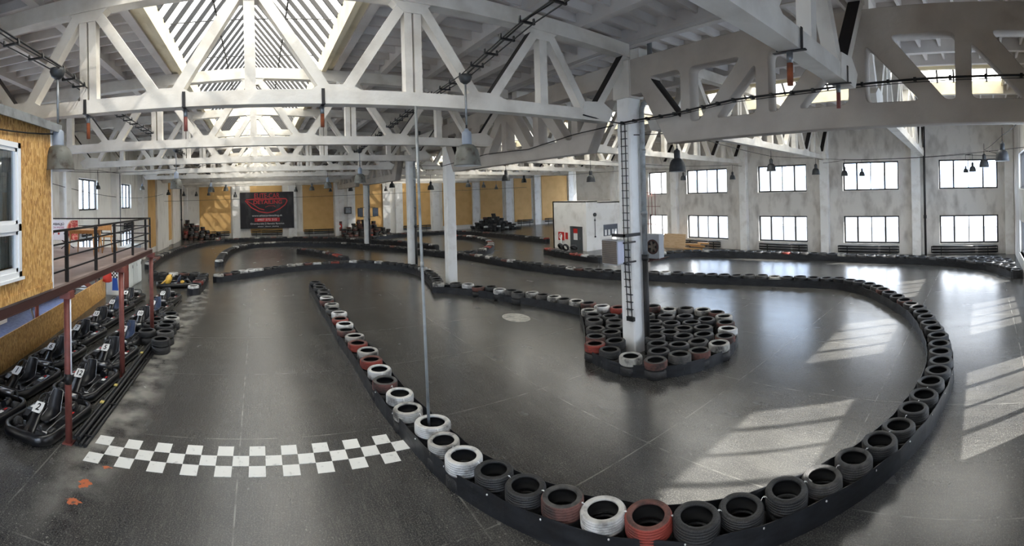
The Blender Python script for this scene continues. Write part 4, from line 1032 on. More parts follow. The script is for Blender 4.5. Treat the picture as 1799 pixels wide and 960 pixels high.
# chipboard cabin on the platform
t = thing('chipboard_cabin', 'chipboard cabin with white window standing on the platform', 'cabin', (0, 0, 0))
CX0, CX1, CY0, CY1, CZ0, CZ1 = -6.5, -3.24, 0.6, 6.72, 2.80, 5.38
wy0, wy1, wz0, wz1 = 3.75, 5.68, 3.14, 5.02
m = MB()
m.box((CX1 - 0.1, CY0, CZ0), (CX1, wy0, CZ1)); m.box((CX1 - 0.1, wy1, CZ0), (CX1, CY1, CZ1)); m.box((CX1 - 0.1, wy0, CZ0), (CX1, wy1, wz0)); m.box((CX1 - 0.1, wy0, wz1), (CX1, wy1, CZ1))
m.box((CX0, CY1 - 0.1, CZ0), (CX1 - 0.1, CY1, CZ1)); m.box((CX0, CY0, CZ0), (CX0 + 0.1, CY1, CZ1)); m.box((CX0 + 0.1, CY0, CZ0), (CX1 - 0.1, CY0 + 0.1, 3.3)); m.box((CX0 + 0.1, CY0, 5.0), (CX1 - 0.1, CY0 + 0.1, CZ1))  # unseen opening in the rear wall, added to light the cabin inside
m.build('walls', 'osb', t)
m = MB(); m.box((CX1 - 0.01, CY0, CZ0), (CX1 + 0.012, CY1, CZ0 + 0.10)); m.build('base_board', 'osb', t)
m = MB(); m.box((CX1 - 0.015, CY1 - 0.01, CZ0), (CX1 + 0.018, CY1 + 0.015, CZ1)); m.build('corner_strip', 'white_pvc', t)
m = MB(); m.prism([(CX0 - 0.2, CZ1 + 0.14), (CX1 + 0.14, CZ1 + 0.02), (CX1 + 0.14, CZ1 + 0.06), (CX0 - 0.2, CZ1 + 0.19)], 'y', CY0 - 0.3, CY1 + 0.12); m.box((CX1 + 0.12, CY0 - 0.3, CZ1 - 0.07), (CX1 + 0.15, CY1 + 0.12, CZ1 + 0.06)); m.build('roof_sheet', 'steel_grey', t)
m = MB(); fr = 0.075; zt = 3.78
def fb(y0, y1, z0, z1, mm=None, d=0.0): (mm or m).box((CX1 - 0.07 - d, y0, z0), (CX1 + 0.03 + d, y1, z1))
fb(wy0, wy1, wz0, wz0 + fr); fb(wy0, wy1, wz1 - fr, wz1); fb(wy0, wy0 + fr, wz0, wz1); fb(wy1 - fr, wy1, wz0, wz1); fb(wy0, wy1, zt, zt + 0.1); fb(4.6, 4.7, wz0, wz1)
for y0, y1 in ((wy0 + fr, 4.6), (4.7, wy1 - fr)):
    for z0, z1 in ((wz0 + fr, zt), (zt + 0.1, wz1 - fr)):
        for a in ((y0, y0 + 0.05, z0, z1), (y1 - 0.05, y1, z0, z1), (y0, y1, z0, z0 + 0.05), (y0, y1, z1 - 0.05, z1)): fb(*a, d=-0.02)
m.box((CX1, wy0 - 0.03, wz0 - 0.04), (CX1 + 0.06, wy1 + 0.03, wz0)); wf = m.build('window_frame', 'white_pvc', t)
m = MB(); m.box((CX1 - 0.03, wy0 + 0.05, wz0 + 0.05), (CX1 - 0.022, wy1 - 0.05, wz1 - 0.05)); m.build('pane', 'cabin_glass', wf)
m = MB()
for i in range(62):
    y = 4.3 + i * 0.035; m.box((CX1 - 0.24 - 0.02 * (i % 2), y, wz0 + 0.1), (CX1 - 0.22 - 0.02 * (i % 2), y + 0.036, CZ1 - 0.2))
m.build('curtain', 'curtain', t)
m = MB(); m.box((-4.6, 4.2, 2.8), (-3.9, 5.3, 3.5)); m.build('inner_desk', 'timber', t)

# things on the platform
t = thing('pizza_poster', 'white pizza poster on folding black legs at the platform railing', 'poster', (-6.1, 12.95, PZ + 0.27), 0)
m = MB(); m.box((-0.65, -0.01, 0.0), (0.75, 0.01, 0.62)); m.build('board', 'poster', t)
m = MB(); cx_, cz_ = 0.72, 0.30
def disc(r, z0=-0.5, x0=-2):
    return [(max(x0, min(0.745, cx_ + r * math.cos(a))), max(0.01, min(0.61, cz_ + r * 1.05 * math.sin(a)))) for a in (2 * PI * k / 40 for k in range(40))]
m.prism(disc(0.36), 'y', -0.014, -0.0105); m.build('pizza_crust', 'crust', t)
m = MB(); m.prism(disc(0.325), 'y', -0.018, -0.0145); m.build('pizza_topping', 'pizza', t)
text_mesh('headline', 'KLABALJÚ', 0.10, 'text_dark', t, Matrix.Translation((0.03, -0.013, 0.49)) @ Matrix.Rotation(PI / 2, 4, 'X'), 0.001, bold=0.002, width=0.5)
text_mesh('headline', '5TCH PIZZE', 0.07, 'text_pink', t, Matrix.Translation((0.03, -0.013, 0.385)) @ Matrix.Rotation(PI / 2, 4, 'X'), 0.001, bold=0.001, width=0.5)
for x, mm in ((0.1, 'decal_red'), (0.3, 'housing'), (-0.1, 'decal_red')):
    m = MB(); m.cyl((x, -0.0125, 0.2), 0.035, 0.004, 14, 'y'); m.build('badge', mm, t)
m = MB()
for x in (-0.4, 0.35):
    m.beam((x - 0.15, 0.0, 0.0), (x + 0.15, 0.25, -0.26), 0.025, 0.025); m.beam((x + 0.15, 0.0, 0.0), (x - 0.15, -0.05, -0.26), 0.025, 0.025)
build_each(m, 'leg', 'black_metal', t)
def wooden_table(x, y, z, rz, w_, d_, h, label):
    t = thing('wooden_table', label, 'table', (x, y, z), rz)
    m = MB(); m.box((-w_ / 2, -d_ / 2, h - 0.03), (w_ / 2, d_ / 2, h)); m.build('table_top', 'wood_table', t)
    m = MB(); m.box((-w_ / 2 + 0.05, -d_ / 2 + 0.05, h - 0.1), (w_ / 2 - 0.05, d_ / 2 - 0.05, h - 0.03)); m.build('apron', 'wood_table', t)
    for sx in (-1, 1):
        for sy in (-1, 1):
            m = MB(); m.tube([(sx * (w_ / 2 - 0.08), sy * (d_ / 2 - 0.08), h - 0.05), (sx * (w_ / 2 - 0.03), sy * (d_ / 2 - 0.03), 0)], [0.026, 0.017], 8); m.build('leg', 'wood_table', t)
wooden_table(-4.62, 11.7, PZ, 0.05, 0.78, 0.8, 0.68, 'light wooden table with slim legs on the platform')
t = thing('wooden_chair', 'light wooden chair pushed up beside the platform table', 'chair', (-4.28, 12.55, PZ), PI)
m = MB(); m.box((-0.2, -0.2, 0.42), (0.2, 0.2, 0.45)); m.build('seat', 'wood_table', t)
for sx in (-1, 1):
    for sy in (-1, 1):
        m = MB(); m.tube([(sx * 0.16, sy * 0.16, 0.42), (sx * 0.21, sy * 0.21, 0)], [0.02, 0.015], 8); m.build('leg', 'wood_table', t)
    m = MB(); m.tube([(sx * 0.18, 0.18, 0.43), (sx * 0.19, 0.24, 0.78)], 0.014, 8); m.build('back_post', 'wood_table', t)
m = MB(); m.box((-0.2, 0.215, 0.62), (0.2, 0.235, 0.78)); m.build('backrest', 'wood_table', t)

# under and beside the platform
t = thing('chipboard_fence', 'low chipboard fence running behind the parked karts', 'fence', (0, 0, 0))
a, b = Vector((-5.88, 6.2, 0)), Vector((-6.86, 19.7, 0)); d = (b - a) / 6
for i in range(6):
    m = MB(); m.beam(tuple(a + d * i + Vector((0, 0, 0.43))), tuple(a + d * (i + 1) - d.normalized() * 0.01 + Vector((0, 0, 0.43))), 0.03, 0.86); m.build('board', 'osb', t)
m = MB(); m.box((-8.85, 9.0, 0.002), (-7.0, 19.0, 0.02)); tag(m.build('carpet', 'carpet_blue'), 'blue-grey carpet strip behind the chipboard fence', 'carpet')
t = thing('staircase', 'steel staircase with reddish stringers rising under the platform end', 'stairs', (-7.9, 14.0, 0))
m = MB()
for s in (-0.55, 0.55): m.beam((s, 6.0, 0.12), (s, 0.3, 2.6), 0.05, 0.2)
build_each(m, 'stringer', 'oxide_red', t)
for k in range(11):
    m = MB(); m.box((-0.52, 5.55 - k * 0.5, 0.25 + k * 0.22), (0.52, 5.85 - k * 0.5, 0.285 + k * 0.22)); m.build('tread', 'steel_grey', t)
for s in (-0.55, 0.55):
    m = MB(); m.tube([(s, 6.0, 1.1), (s, 0.3, 3.6)], 0.02, 6)
    for k in range(4): m.tube([(s, 5.8 - k * 1.7, 0.2 + k * 0.74), (s, 5.8 - k * 1.7, 1.15 + k * 0.74)], 0.018, 6)
    build_each(m, 'handrail', 'oxide_red', t)
m = MB(); m.beam((-7.0, 12.0, 2.5), (-6.9, 13.2, 0.05), 0.05, 0.05); tag(m.build('grey_prop', 'steel_grey'), 'thin pale diagonal prop under the platform', 'prop')
for i in range(5):
    t = thing('locker', '', 'locker', (-6.35, 20.1 + i * 0.82, 0), 0, 'pale lockers behind the platform')
    lab = ('nearest pale locker, beside the hanging overalls', 'second pale locker with a reddish door', 'third pale locker in the row behind the platform', 'fourth pale locker with a blue bag on its door', 'farthest pale locker of the row')[i]
    t['label'] = lab
    m = MB(); m.box((-0.6, 0, 0), (0, 0.8, 2.0)); m.build('body', 'locker', t)
    m = MB(); m.box((0, 0.02, 0.05), (0.02, 0.78, 1.7)); dd = m.build('door', 'oxide_red' if i == 1 else 'locker', t)
    m = MB(); m.box((0.02, 0.68, 0.9), (0.035, 0.71, 1.05)); m.build('handle', 'dark_metal', dd)
    m = MB(); m.box((0, 0.02, 1.73), (0.02, 0.78, 1.97)); m.build('upper_flap', 'housing', t)
m = MB(); m.smooth = True; m.lathe([(0.0, 0.0), (0.1, 0.02), (0.13, 0.15), (0.1, 0.3), (0.03, 0.38)], 12, (-6.22, 22.9, 1.25)); tag(m.build('blue_bag', 'cloth_blue'), 'small blue bag hanging on a pale locker door', 'bag')
def overall(x, y, z, parts, label):
    t = thing('hanging_overalls', label, 'clothes', (x, y, z))
    for nm, mm, pr in parts:
        m = MB(); m.smooth = True
        m.lathe(pr, 14, xf=Matrix.Diagonal((1.0, 0.5, 1, 1))); m.build(nm, mm, t)
overall(-6.62, 19.3, 0.75, [('jacket', 'hivis', [(0.05, 1.15), (0.16, 1.0), (0.17, 0.7), (0.19, 0.5)]), ('trousers', 'cloth_red', [(0.18, 0.52), (0.2, 0.3), (0.22, 0.0), (0.1, -0.05)])], 'yellow and red overalls hanging beside the lockers')
t = thing('chequered_flag', 'black and white chequered flag with blue cloth hanging by the lockers', 'flag', (-6.30, 19.35, 0.35))
m = MB()
for i in range(4):
    for j in range(9):
        m.mi = (i + j) % 2; x0 = -0.14 + i * 0.07; m.box((x0, 0.02 * math.sin(i * 1.9), 0.55 + j * 0.08), (x0 + 0.07, 0.02 * math.sin(i * 1.9) + 0.012, 0.63 + j * 0.08))
m.build('flag_cloth', ('decal_white', 'decal_black'), t)
m = MB(); m.prism([(-0.12, 0.0), (0.16, 0.0), (0.1, 0.55), (-0.1, 0.55)], 'y', 0.0, 0.05); m.build('blue_cloth', 'cloth_blue', t)

# ------------------------------------------------------------------ pendant lamps
def make_lamp():
    t = thing('pendant_lamp', '', 'lamp')
    m = MB(); P = []
    R0 = 0.25
    outer = [(0.095, 0.405), (0.13, 0.395), (0.175, 0.355), (0.21, 0.29), (0.235, 0.20), (0.249, 0.10), (0.255, 0.03), (0.272, 0.0)]
    m.lathe(outer + [(r - 0.008, z, 1) for r, z in outer[::-1]], 28, closed=True)
    m.build('shade', ('lamp_dark', 'lamp_inside'), t)
    m = MB(); m.lathe([(0.0, 0.71), (0.035, 0.71), (0.045, 0.67), (0.08, 0.65), (0.095, 0.62), (0.095, 0.42), (0.09, 0.39), (0.0, 0.39)], 20); m.build('ballast_housing', 'lamp_dark', t)
    m = MB(); m.lathe([(0.0, 0.40), (0.03, 0.40), (0.045, 0.30), (0.06, 0.2), (0.05, 0.12), (0.0, 0.09)], 14); m.build('bulb', 'decal_white', t)
    m = MB(); m.tube([(0, 0, 0.72), (0, 0, 0.80)], 0.018, 8); m.build('hook', 'dark_metal', t)
    return t
LAMP = make_lamp(); ln = [0]
def lamp(x, y, z, dia, ztop, label, worn=False, cap_=False, thick=0.012):
    o = LAMP if ln[0] == 0 else copy_tree(LAMP); ln[0] += 1
    k = dia / 0.5; o.location = (x, y, z); o.scale = (k, k, k)
    m = MB(); h = (ztop - z) / k; m.tube([(0, 0, 0.78), (0, 0, h)], thick / k, 6); rod = m.build('suspension_rod', 'dark_metal' if not cap_ else 'steel_grey', o)
    if cap_:
        m = MB(); m.lathe([(0.0, h + 0.06), (0.12, h + 0.05), (0.13, h), (0.10, h - 0.08), (0.03, h - 0.13), (0.0, h - 0.13)], 16); m.build('ceiling_cup', 'lamp_dark', o)
    if worn:
        for c in o.children:
            if c.name.startswith('shade'): c.data = c.data.copy(); c.data.materials[0] = MATS['lamp_worn']
            if c.name.startswith('ballast_housing'): c.data = c.data.copy(); c.data.materials[0] = MATS['housing']
    tag(o, label, 'lamp', 'bell-shaped pendant lamps')
lamp(11.02, 8.55, 4.73, 0.5, 5.95, 'dark bell lamp hanging right of the nearest white column')
lamp(-3.14, 6.8, 4.70, 0.5, 6.32, 'large scratched bell lamp hanging beside the chipboard cabin', True, True, 0.02)
lamp(3.87, 7.9, 4.73, 0.5, 6.42, 'large weathered bell lamp hanging left of the nearest white column', True, True, 0.02)
lamp(-3.24, 18.1, 4.72, 0.5, 6.3, 'pale bell lamp hanging over the kart parking, left of the banner', True, True, 0.016)
lamp(4.45, 19.73, 4.86, 0.5, 6.3, 'weathered bell lamp hanging just left of the third column', True, True, 0.016)
FARL = [(22.69, 11.14, 5.12, .5, 5.95, 'dark bell lamp in front of the third window column from the corner'), (16.84, -0.76, 5.0, .5, 5.95, 'dark bell lamp hanging rightmost, nearest the right edge'),
        (23.79, -0.13, 5.05, .5, 5.95, 'dark bell lamp second from the right edge over the corner window'), (14.82, 24.81, 5.08, .5, 6.2, 'dark bell lamp right of the second white column'), (-3.44, 33.53, 4.91, .5, 6.1, 'pale bell lamp before the left ochre panel'),
        (25.2, 9.48, 4.92, .46, 5.9, 'small bell lamp before the pilaster between middle windows'), (25.9, 15.55, 4.83, .37, 5.8, 'small bell lamp left of the window pilaster'), (13.46, 34.22, 4.76, .5, 6.1, 'dark bell lamp left of the second column near the far wall'),
        (25.6, 7.85, 4.80, .40, 5.75, 'small bell lamp at the left of the second window from corner'), (25.4, 6.75, 4.76, .33, 5.7, 'small bell lamp in the middle of the second window'), (17.83, 20.23, 4.82, .5, 6.1, 'dark bell lamp just left of the nearest column, over the hut'),
        (25.3, 0.50, 4.87, .38, 5.85, 'small bell lamp left one of the close pair at the corner window'), (25.9, 0.9, 4.85, .27, 5.85, 'smallest bell lamp at the left of the corner window'), (24.2, 18.3, 4.86, .38, 5.8, 'small bell lamp partly behind the big dark lamp'),
        (-8.0, 22.06, 4.92, .26, 5.9, 'small lamp on a long cord before the left wall window'), (-8.0, 31.13, 5.12, .32, 6.2, 'small pale lamp right of the second left window'), (-8.0, 40.52, 4.9, .36, 6.1, 'black bell lamp before the left wall ochre strip'),
        (-8.0, 49.0, 4.91, .37, 6.1, 'black bell lamp nearest the far left corner'), (-6.76, 50, 4.89, .37, 6.1, 'black bell lamp second from the far left corner'), (-5.4, 50, 4.93, .37, 6.1, 'black bell lamp third from the far left corner'),
        (-3.14, 44.8, 5.25, .5, 6.38, 'pale bell lamp hanging above the left ochre panel'), (-2.5, 50, 4.68, .43, 6.1, 'dark bell lamp just left of the banner'), (5.23, 44.64, 5.13, .5, 6.3, 'pale bell lamp before the ochre panel right of the banner'),
        (4.36, 28.56, 4.89, .5, 6.3, 'large pale bell lamp between banner and farthest column'), (4.1, 50, 5.15, .37, 6.2, 'small dark lamp over the banner corner'), (7.9, 50, 5.08, .38, 6.1, 'small dark lamp at the far pilaster right of the ochre panel'),
        (10.08, 49.55, 5.09, .5, 6.2, 'dark bell lamp left of the farthest column'), (14.23, 50, 5.02, .39, 6.1, 'small dark lamp right of the farthest column'), (11.6, 38.75, 5.11, .5, 6.2, 'dark bell lamp left of the third column'),
        (19.79, 40.35, 5.09, .5, 6.2, 'bell lamp just right of the second column'), (26, 48.8, 5.19, .48, 6.2, 'pale lamp over the dark tyre heap'), (26.2, 46.1, 4.92, .39, 6.1, 'pale lamp right of the dark tyre heap'), (24.53, 37.66, 5.39, .5, 6.3, 'bell lamp before the far right ochre panel')]
for x, y, z, d, zt_, lab in FARL: lamp(x, y, z, d, zt_, lab, worn=('pale' in lab))

# ------------------------------------------------------------------ hanging cable ladders and cables
def catenary(p, q, sag, n=10):
    p, q = Vector(p), Vector(q); return [tuple(p.lerp(q, k / n) - Vector((0, 0, sag * 4 * (k / n) * (1 - k / n)))) for k in range(n + 1)]
def ladder(pts, label):
    t = thing('cable_ladder', label, 'cable tray', (0, 0, 0)); P = [Vector(p) for p in pts]
    for s in (-0.09, 0.09):
        m = MB(); m.tube([tuple(p + Vector((s, 0, 0.02 * math.sin(i * 2 + s * 30)))) for i, p in enumerate(P)], 0.011, 5); m.build('cable', 'cable', t)
    m = MB(); m.tube([tuple(p + Vector((0.05, 0, 0.05 + 0.03 * math.sin(i * 1.3)))) for i, p in enumerate(P)], 0.018, 5); m.build('cable', 'black_metal', t)
    m = MB(); m.prism([(-0.13, -0.025), (0.13, -0.025), (0.13, 0.005), (0.12, 0.06), (0.105, 0.06), (0.105, 0.005), (-0.105, 0.005), (-0.105, 0.06), (-0.12, 0.06), (-0.13, 0.005)], 'y', -0.018, 0.018)
    me = m.mesh('rung', 'black_metal')
    for a, b in zip(P, P[1:]):
        n = max(1, int((b - a).length / (0.55 if a.y < 20 else 1.1)))
        for k in range(n): link('rung', me, t, tuple(a.lerp(b, k / n)))
ladder([(3.35, 3.6, 6.46), (3.5, 5.2, 6.5), (3.87, 7.9, 6.44), (4.1, 11.4, 6.52), (4.45, 19.73, 6.32), (4.36, 28.56, 6.32), (5.23, 44.64, 6.32)], 'black cable ladder sagging over the near weathered lamps, right of the skylight')
ladder([(-3.3, 3.4, 6.5), (-3.3, 5.6, 6.44), (-3.14, 6.8, 6.34), (-3.5, 10.9, 6.45), (-3.24, 18.1, 6.32), (-3.44, 33.53, 6.12), (-3.14, 44.8, 6.32)], 'black cable ladder carrying the lamps on the cabin side')
def cable(pts, r, label, mm='cable'):
    m = MB(); m.tube(pts, r, 6); tag(m.build('cable', mm), label, 'cable')
t = thing('cable_run', 'thick black cable clipped along the carrier truss right of the column', 'cable', (0, 0, 0))
pts = [(8.42, 8.3, 5.93), (8.42, 6.6, 5.94), (8.42, 5.0, 6.05), (8.42, 3.2, 6.05), (8.42, 1.2, 6.1), (8.42, -1.4, 6.14)]
m = MB(); m.tube(pts, 0.022, 6); m.tube([(x - 0.03, y, z - 0.06) for x, y, z in pts], 0.008, 5); build_each(m, 'cable', 'cable', t)
m = MB(); m.box((-0.03, -0.025, -0.035), (0.11, 0.025, 0.035)); me = m.mesh('clip', 'black_metal')
for a, b in zip(pts, pts[1:]):
    for k in range(4): link('clip', me, t, tuple(Vector(a).lerp(Vector(b), k / 4)))
cable([(8.42, 8.6, 5.9), (8.42, 10.2, 5.85), (8.42, 12.6, 5.65), (8.42, 15.5, 5.75), (8.42, 20, 5.6)], 0.016, 'black cable sagging along the carrier truss beyond the column')
cable(catenary((8.42, 8.25, 5.9), (7.0, 8.15, 5.98), 0.02), 0.018, 'black cable joining the nearest truss to the column')
def wire(pts, label, sag=0.06):
    P = []
    for a, b in zip(pts, pts[1:]): P += catenary(a, b, sag * min(1, (Vector(a) - Vector(b)).length / 6), 6)[:-1]
    cable(P + [pts[-1]], 0.013, label)
wire([(8.55, 8.0, 5.6), (11.02, 8.55, 5.94), (22.69, 11.14, 5.94), (25.2, 9.48, 5.89), (27.3, 9.75, 5.9)], 'thin black lamp wire crossing the windowed bay from the nearest column')
wire([(8.5, -1.0, 5.6), (16.84, -0.76, 5.94), (23.79, -0.13, 5.94), (27.3, -1.5, 5.9)], 'thin black lamp wire nearest the back wall')
wire([(27.3, 15.6, 5.75), (25.9, 15.55, 5.79), (24.2, 18.3, 5.79), (17.83, 20.23, 6.09), (14.82, 24.81, 6.19), (9.3, 26.3, 6.1)], 'thin black lamp wire across the middle of the windowed bay')
wire([(27.3, 9.8, 5.7), (25.6, 7.85, 5.74), (25.4, 6.75, 5.69), (25.3, 0.5, 5.84), (25.9, 0.9, 5.84), (27.3, -1.4, 5.85)], 'thin black lamp wire along the two windows at the corner')
wire([(27.3, 21.6, 5.85), (26, 22.86, 5.88), (26.2, 46.1, 6.09), (26, 48.83, 6.19), (26, 53.2, 6.2)], 'thin black lamp wire running deep along the right side')
wire([(-8.6, 13.7, 5.6), (-8.0, 22.06, 5.89), (-8.0, 31.13, 6.19), (-8.0, 40.52, 6.09), (-8.0, 49.0, 6.09), (-8.0, 53.2, 6.1)], 'thin black lamp wire along the left wall')
wire([(-8.5, 50, 6.08), (-6.76, 50, 6.09), (-5.4, 50, 6.09), (-2.5, 50, 6.09), (4.1, 50, 6.19), (7.9, 50, 6.09), (10.08, 49.55, 6.19), (14.23, 50, 6.09), (26, 50, 6.2)], 'thin black lamp wire nearest the far wall')
wire([(9.2, 38.3, 6.2), (11.6, 38.75, 6.19), (19.79, 40.35, 6.19), (24.53, 37.66, 6.29), (27.5, 32.8, 6.3)], 'thin black lamp wire from the farthest column to the right')
wire([(9.1, 26.6, 6.1), (13.46, 34.22, 6.09), (19.79, 40.35, 6.19)], 'thin black lamp wire slanting behind the second column')
cable(catenary((27.25, 9.6, 5.95), (20.0, -1.85, 5.75), 0.25), 0.012, 'thin black wire strung to the right-hand corner')
cable(catenary((-8.5, 41, 4.35), (27, 41, 5.0), 0.1), 0.015, 'long thin wire stretched across the hall before the far wall')
cable(catenary((-8.6, 15, 5.35), (-8.6, 41, 5.0), 0.6, 12), 0.014, 'thin wire sagging along the left wall')
cable(catenary((-8.7, 14, 5.55), (-2.5, 22, 5.95), 0.3), 0.012, 'thin wire crossing above the platform to the lamps')
cable(catenary((-3.2, 6.78, 5.3), (-3.2, 2.2, 5.22), 0.14), 0.012, 'black cable drooping across the top of the chipboard cabin')

# clamps with pipe stubs below the chords
def stub(x, y, ztop, L, label, mm='rust', r=0.036, rz=0.0):
    t = thing('pipe_stub', label, 'pipe', (x, y, ztop), rz, 'clamped pipe stubs')
    m = MB(); e = 0.165
    m.box((-0.03, -e - 0.01, 0.0), (0.03, -e, 0.27)); m.box((-0.03, e, 0.0), (0.03, e + 0.01, 0.27)); m.box((-0.03, -e - 0.06, -0.02), (0.03, e + 0.06, -0.005)); m.build('clamp', 'dark_metal', t)
    m = MB(); m.tube([(0, 0, -0.02), (0, 0, -0.16)], r * 1.05, 12); m.build('socket', 'steel_grey', t)
    m = MB(); m.tube([(0, 0, -0.12), (0, 0, -L)], r, 12); m.build('stub', mm, t)
stub(-3.2, 8.33, 5.88, 0.46, 'orange rusty pipe stub clamped under the nearest truss, leftmost')
stub(-1.3, 8.33, 5.88, 0.42, 'red-brown pipe stub clamped under the nearest truss, left of centre', 'oxide_red')
stub(1.2, 8.33, 5.88, 0.40, 'brown pipe stub clamped under the nearest truss, right of centre')
stub(5.35, 2.33, 5.88, 0.44, 'rusty pipe stub clamped under the truss nearest the camera', 'rust', 0.04)
stub(7.35, 2.33, 5.88, 0.42, 'rust-red pipe stub where the nearest beam meets the carrier truss', 'oxide_red', 0.036)

# ------------------------------------------------------------------ equipment on the nearest column
t = thing('fan_heater', 'brown louvred fan heater unit bracketed left on the nearest column', 'heater', (7.95, 8.11, 2.34))
m = MB(); m.box((0, 0, 0), (0.25, 0.54, 0.62)); m.build('casing', 'heater_grey', t)
m = MB()
for k in range(12): m.prism([(-0.025, 0.03 + k * 0.048), (0.0, 0.03 + k * 0.048), (0.0, 0.07 + k * 0.048), (-0.012, 0.07 + k * 0.048)], 'y', 0.01, 0.53)
m.build('louvres', 'heater_brown', t)
m = MB(); m.box((0.02, -0.012, 0.04), (0.23, 0, 0.58)); m.build('side_panel', 'lavender', t)
m = MB()
for z in (0.02, 0.52): m.box((0.2, -0.06, z), (0.62, -0.02, z + 0.04)); m.box((0.2, -0.06, z), (0.24, 0.5, z + 0.03))
build_each(m, 'bracket', 'dark_metal', t)
t = thing('fan_heater', 'grey fan heater with round fan bracketed right of the nearest column', 'heater', (9.35, 7.94, 2.34))
m = MB(); m.box((0, 0, 0), (0.2, 0.44, 0.66)); m.build('casing', 'heater_grey', t)
m = MB(); m.lathe([(0.16, 0.0), (0.2, 0.0), (0.2, 0.03), (0.16, 0.03)], 24, closed=True, xf=Matrix.Translation((0.0, 0.22, 0.32)) @ Matrix.Rotation(-PI / 2, 4, 'Y')); m.build('fan_ring', 'oxide_dark', t)
m = MB(); m.cyl((-0.004, 0.22, 0.32), 0.165, 0.006, 24, 'x'); m.build('fan_opening', 'tyre_inside', t)
m = MB(); m.cyl((-0.02, 0.22, 0.32), 0.045, 0.03, 14, 'x')
for k in range(5):
    a = 2 * PI * k / 5; m.beam((-0.015, 0.22 + 0.04 * math.cos(a), 0.32 + 0.04 * math.sin(a)), (-0.015, 0.22 + 0.15 * math.cos(a), 0.32 + 0.15 * math.sin(a)), 0.07, 0.008, (1, 0, 0))
m.build('fan', 'heater_brown', t)
m = MB(); m.tube([(-0.45, 0.1, -0.03), (0.35, -0.05, 0.03)], 0.016, 8); m.tube([(-0.45, 0.3, -0.08), (0.2, 0.3, -0.02)], 0.016, 8); m.box((-0.05, 0, -0.03), (0.22, 0.44, 0)); build_each(m, 'bracket', 'oxide_dark', t)
t = thing('column_cables', 'black cable ladder running down the left face of the nearest column', 'cable tray', (8.44, 8.3, 0))
for dy in (-0.11, 0.03):
    m = MB(); m.tube([(-0.02, dy, 5.9), (-0.015, dy, 4.5), (-0.015, dy, 2.95), (-0.02, dy - 0.02, 2.2), (-0.02, dy - 0.08, 0.95)], 0.013, 6); m.build('cable', 'cable', t)
m = MB()
for k in range(26): z = 5.7 - k * 0.19; m.box((-0.035, -0.13 - (0.06 if z < 1.6 else 0), z), (0.045, 0.05 - (0.05 if z < 1.6 else 0), z + 0.015))
build_each(m, 'rung', 'black_metal', t)
m = MB(); m.box((-0.05, -0.24, 0.86), (0.045, -0.02, 0.96)); m.build('end_clamp', 'black_metal', t)
m = MB(); m.box((8.15, 8.05, 3.02), (8.75, 8.09, 3.10)); m.box((8.15, 8.05, 3.02), (8.19, 8.5, 3.10)); tag(m.build('steel_bracket', 'black_metal'), 'dark steel bracket bar across the nearest column above the heater', 'bracket')

# ------------------------------------------------------------------ heating pipes along the walls
def radiator(x0, y0, L, axis, label, rows=3, z0=0.14, dz=0.17, r=0.055):
    t = thing('heating_pipes', label, 'radiator', (x0, y0, z0), 0 if axis == 'y' else -PI / 2, 'black finned heating pipes')
    for k in range(rows):
        m = MB(); m.tube([(0, 0, k * dz), (0, L, k * dz)], r * 0.6, 8)
        n = int(L / 0.05)
        prof = []
        for s0, s1 in ((0.08, L * 0.3), (L * 0.34, L - 0.08)):
            m.tube([(0, s0, k * dz), (0, s1, k * dz)], r, 10)
        m.build('finned_pipe', 'black_metal', t)
    m = MB()
    for y in (0.02, L - 0.02): m.tube([(0, y, 0), (0, y, (rows - 1) * dz)], 0.02, 6)
    for y in (0.6, L - 0.6): m.box((-0.02, y - 0.02, -z0), (0.05, y + 0.02, (rows - 1) * dz + 0.05))
    build_each(m, 'header', 'dark_metal', t)
for y0, L, lab in ((17.6, 3.3, 'black heating pipes under the leftmost large right-hand window'), (11.0, 3.5, 'black heating pipes under the third right-hand window from the corner'),
                   (5.05, 3.9, 'black heating pipes under the second right-hand window from the corner'), (-0.9, 4.0, 'black heating pipes under the corner window')):
    radiator(27.42, y0, L, 'y', lab)
for x0, x1, lab in ((-6.6, -3.4, 'black heating pipes under the left far ochre panel'), (-0.9, 2.7, 'black heating pipes under the banner'), (5.2, 8.7, 'black heating pipes right of the banner'), (11.6, 14.6, 'black heating pipes right of the middle tyre heap'),
                    (17.2, 20.8, 'black heating pipes between the third and second column'), (33.4, 36, 'black heating pipes left of the last far panel'), (38, 42.2, 'black heating pipes under the last far panel')):
    radiator(x0, YF - 0.42, x1 - x0, 'x', lab, 3, 0.35, 0.2, 0.07)
for y0, L, z in ((21.6, 3.0, 2.55), (29.0, 2.4, 2.55)):
    radiator(-8.72, y0, L, 'y', 'black heating pipes between the window rows on the left wall, %s' % ('nearer set' if y0 < 25 else 'farther set'), 3, z, 0.15)

# vertical wall pipes
for x, y, z1, mm, lab in ((27.15, 3.4, 8.0, 'dark_metal', 'dark drain pipe beside the right-hand pilaster next to the corner window'), (-8.7, 28.0, 8.0, 'steel_grey', 'grey drain pipe between the left wall windows'), (-8.6, 50.8, 7.0, 'dark_metal', 'dark pipe near the far left corner')):
    m = MB(); m.tube([(x, y, 0), (x, y, z1)], 0.07, 10); m.tube([(x, y, 2.2), (x, y, 2.4)], 0.095, 10); tag(m.build('drain_pipe', mm), lab, 'pipe')
t = thing('wall_pipework', 'thin rusty pipes and valves on the right wall by the narrow window', 'pipes', (27.45, 23.6, 0))
m = MB()
for dy in (0.0, 0.35, 0.7, 1.0): m.tube([(0, dy, 0.9), (0, dy, 4.3 - dy * 0.3)], 0.025, 6)
for z in (1.6, 3.0, 4.1): m.tube([(0, -0.5, z), (0, 1.2, z)], 0.022, 6)
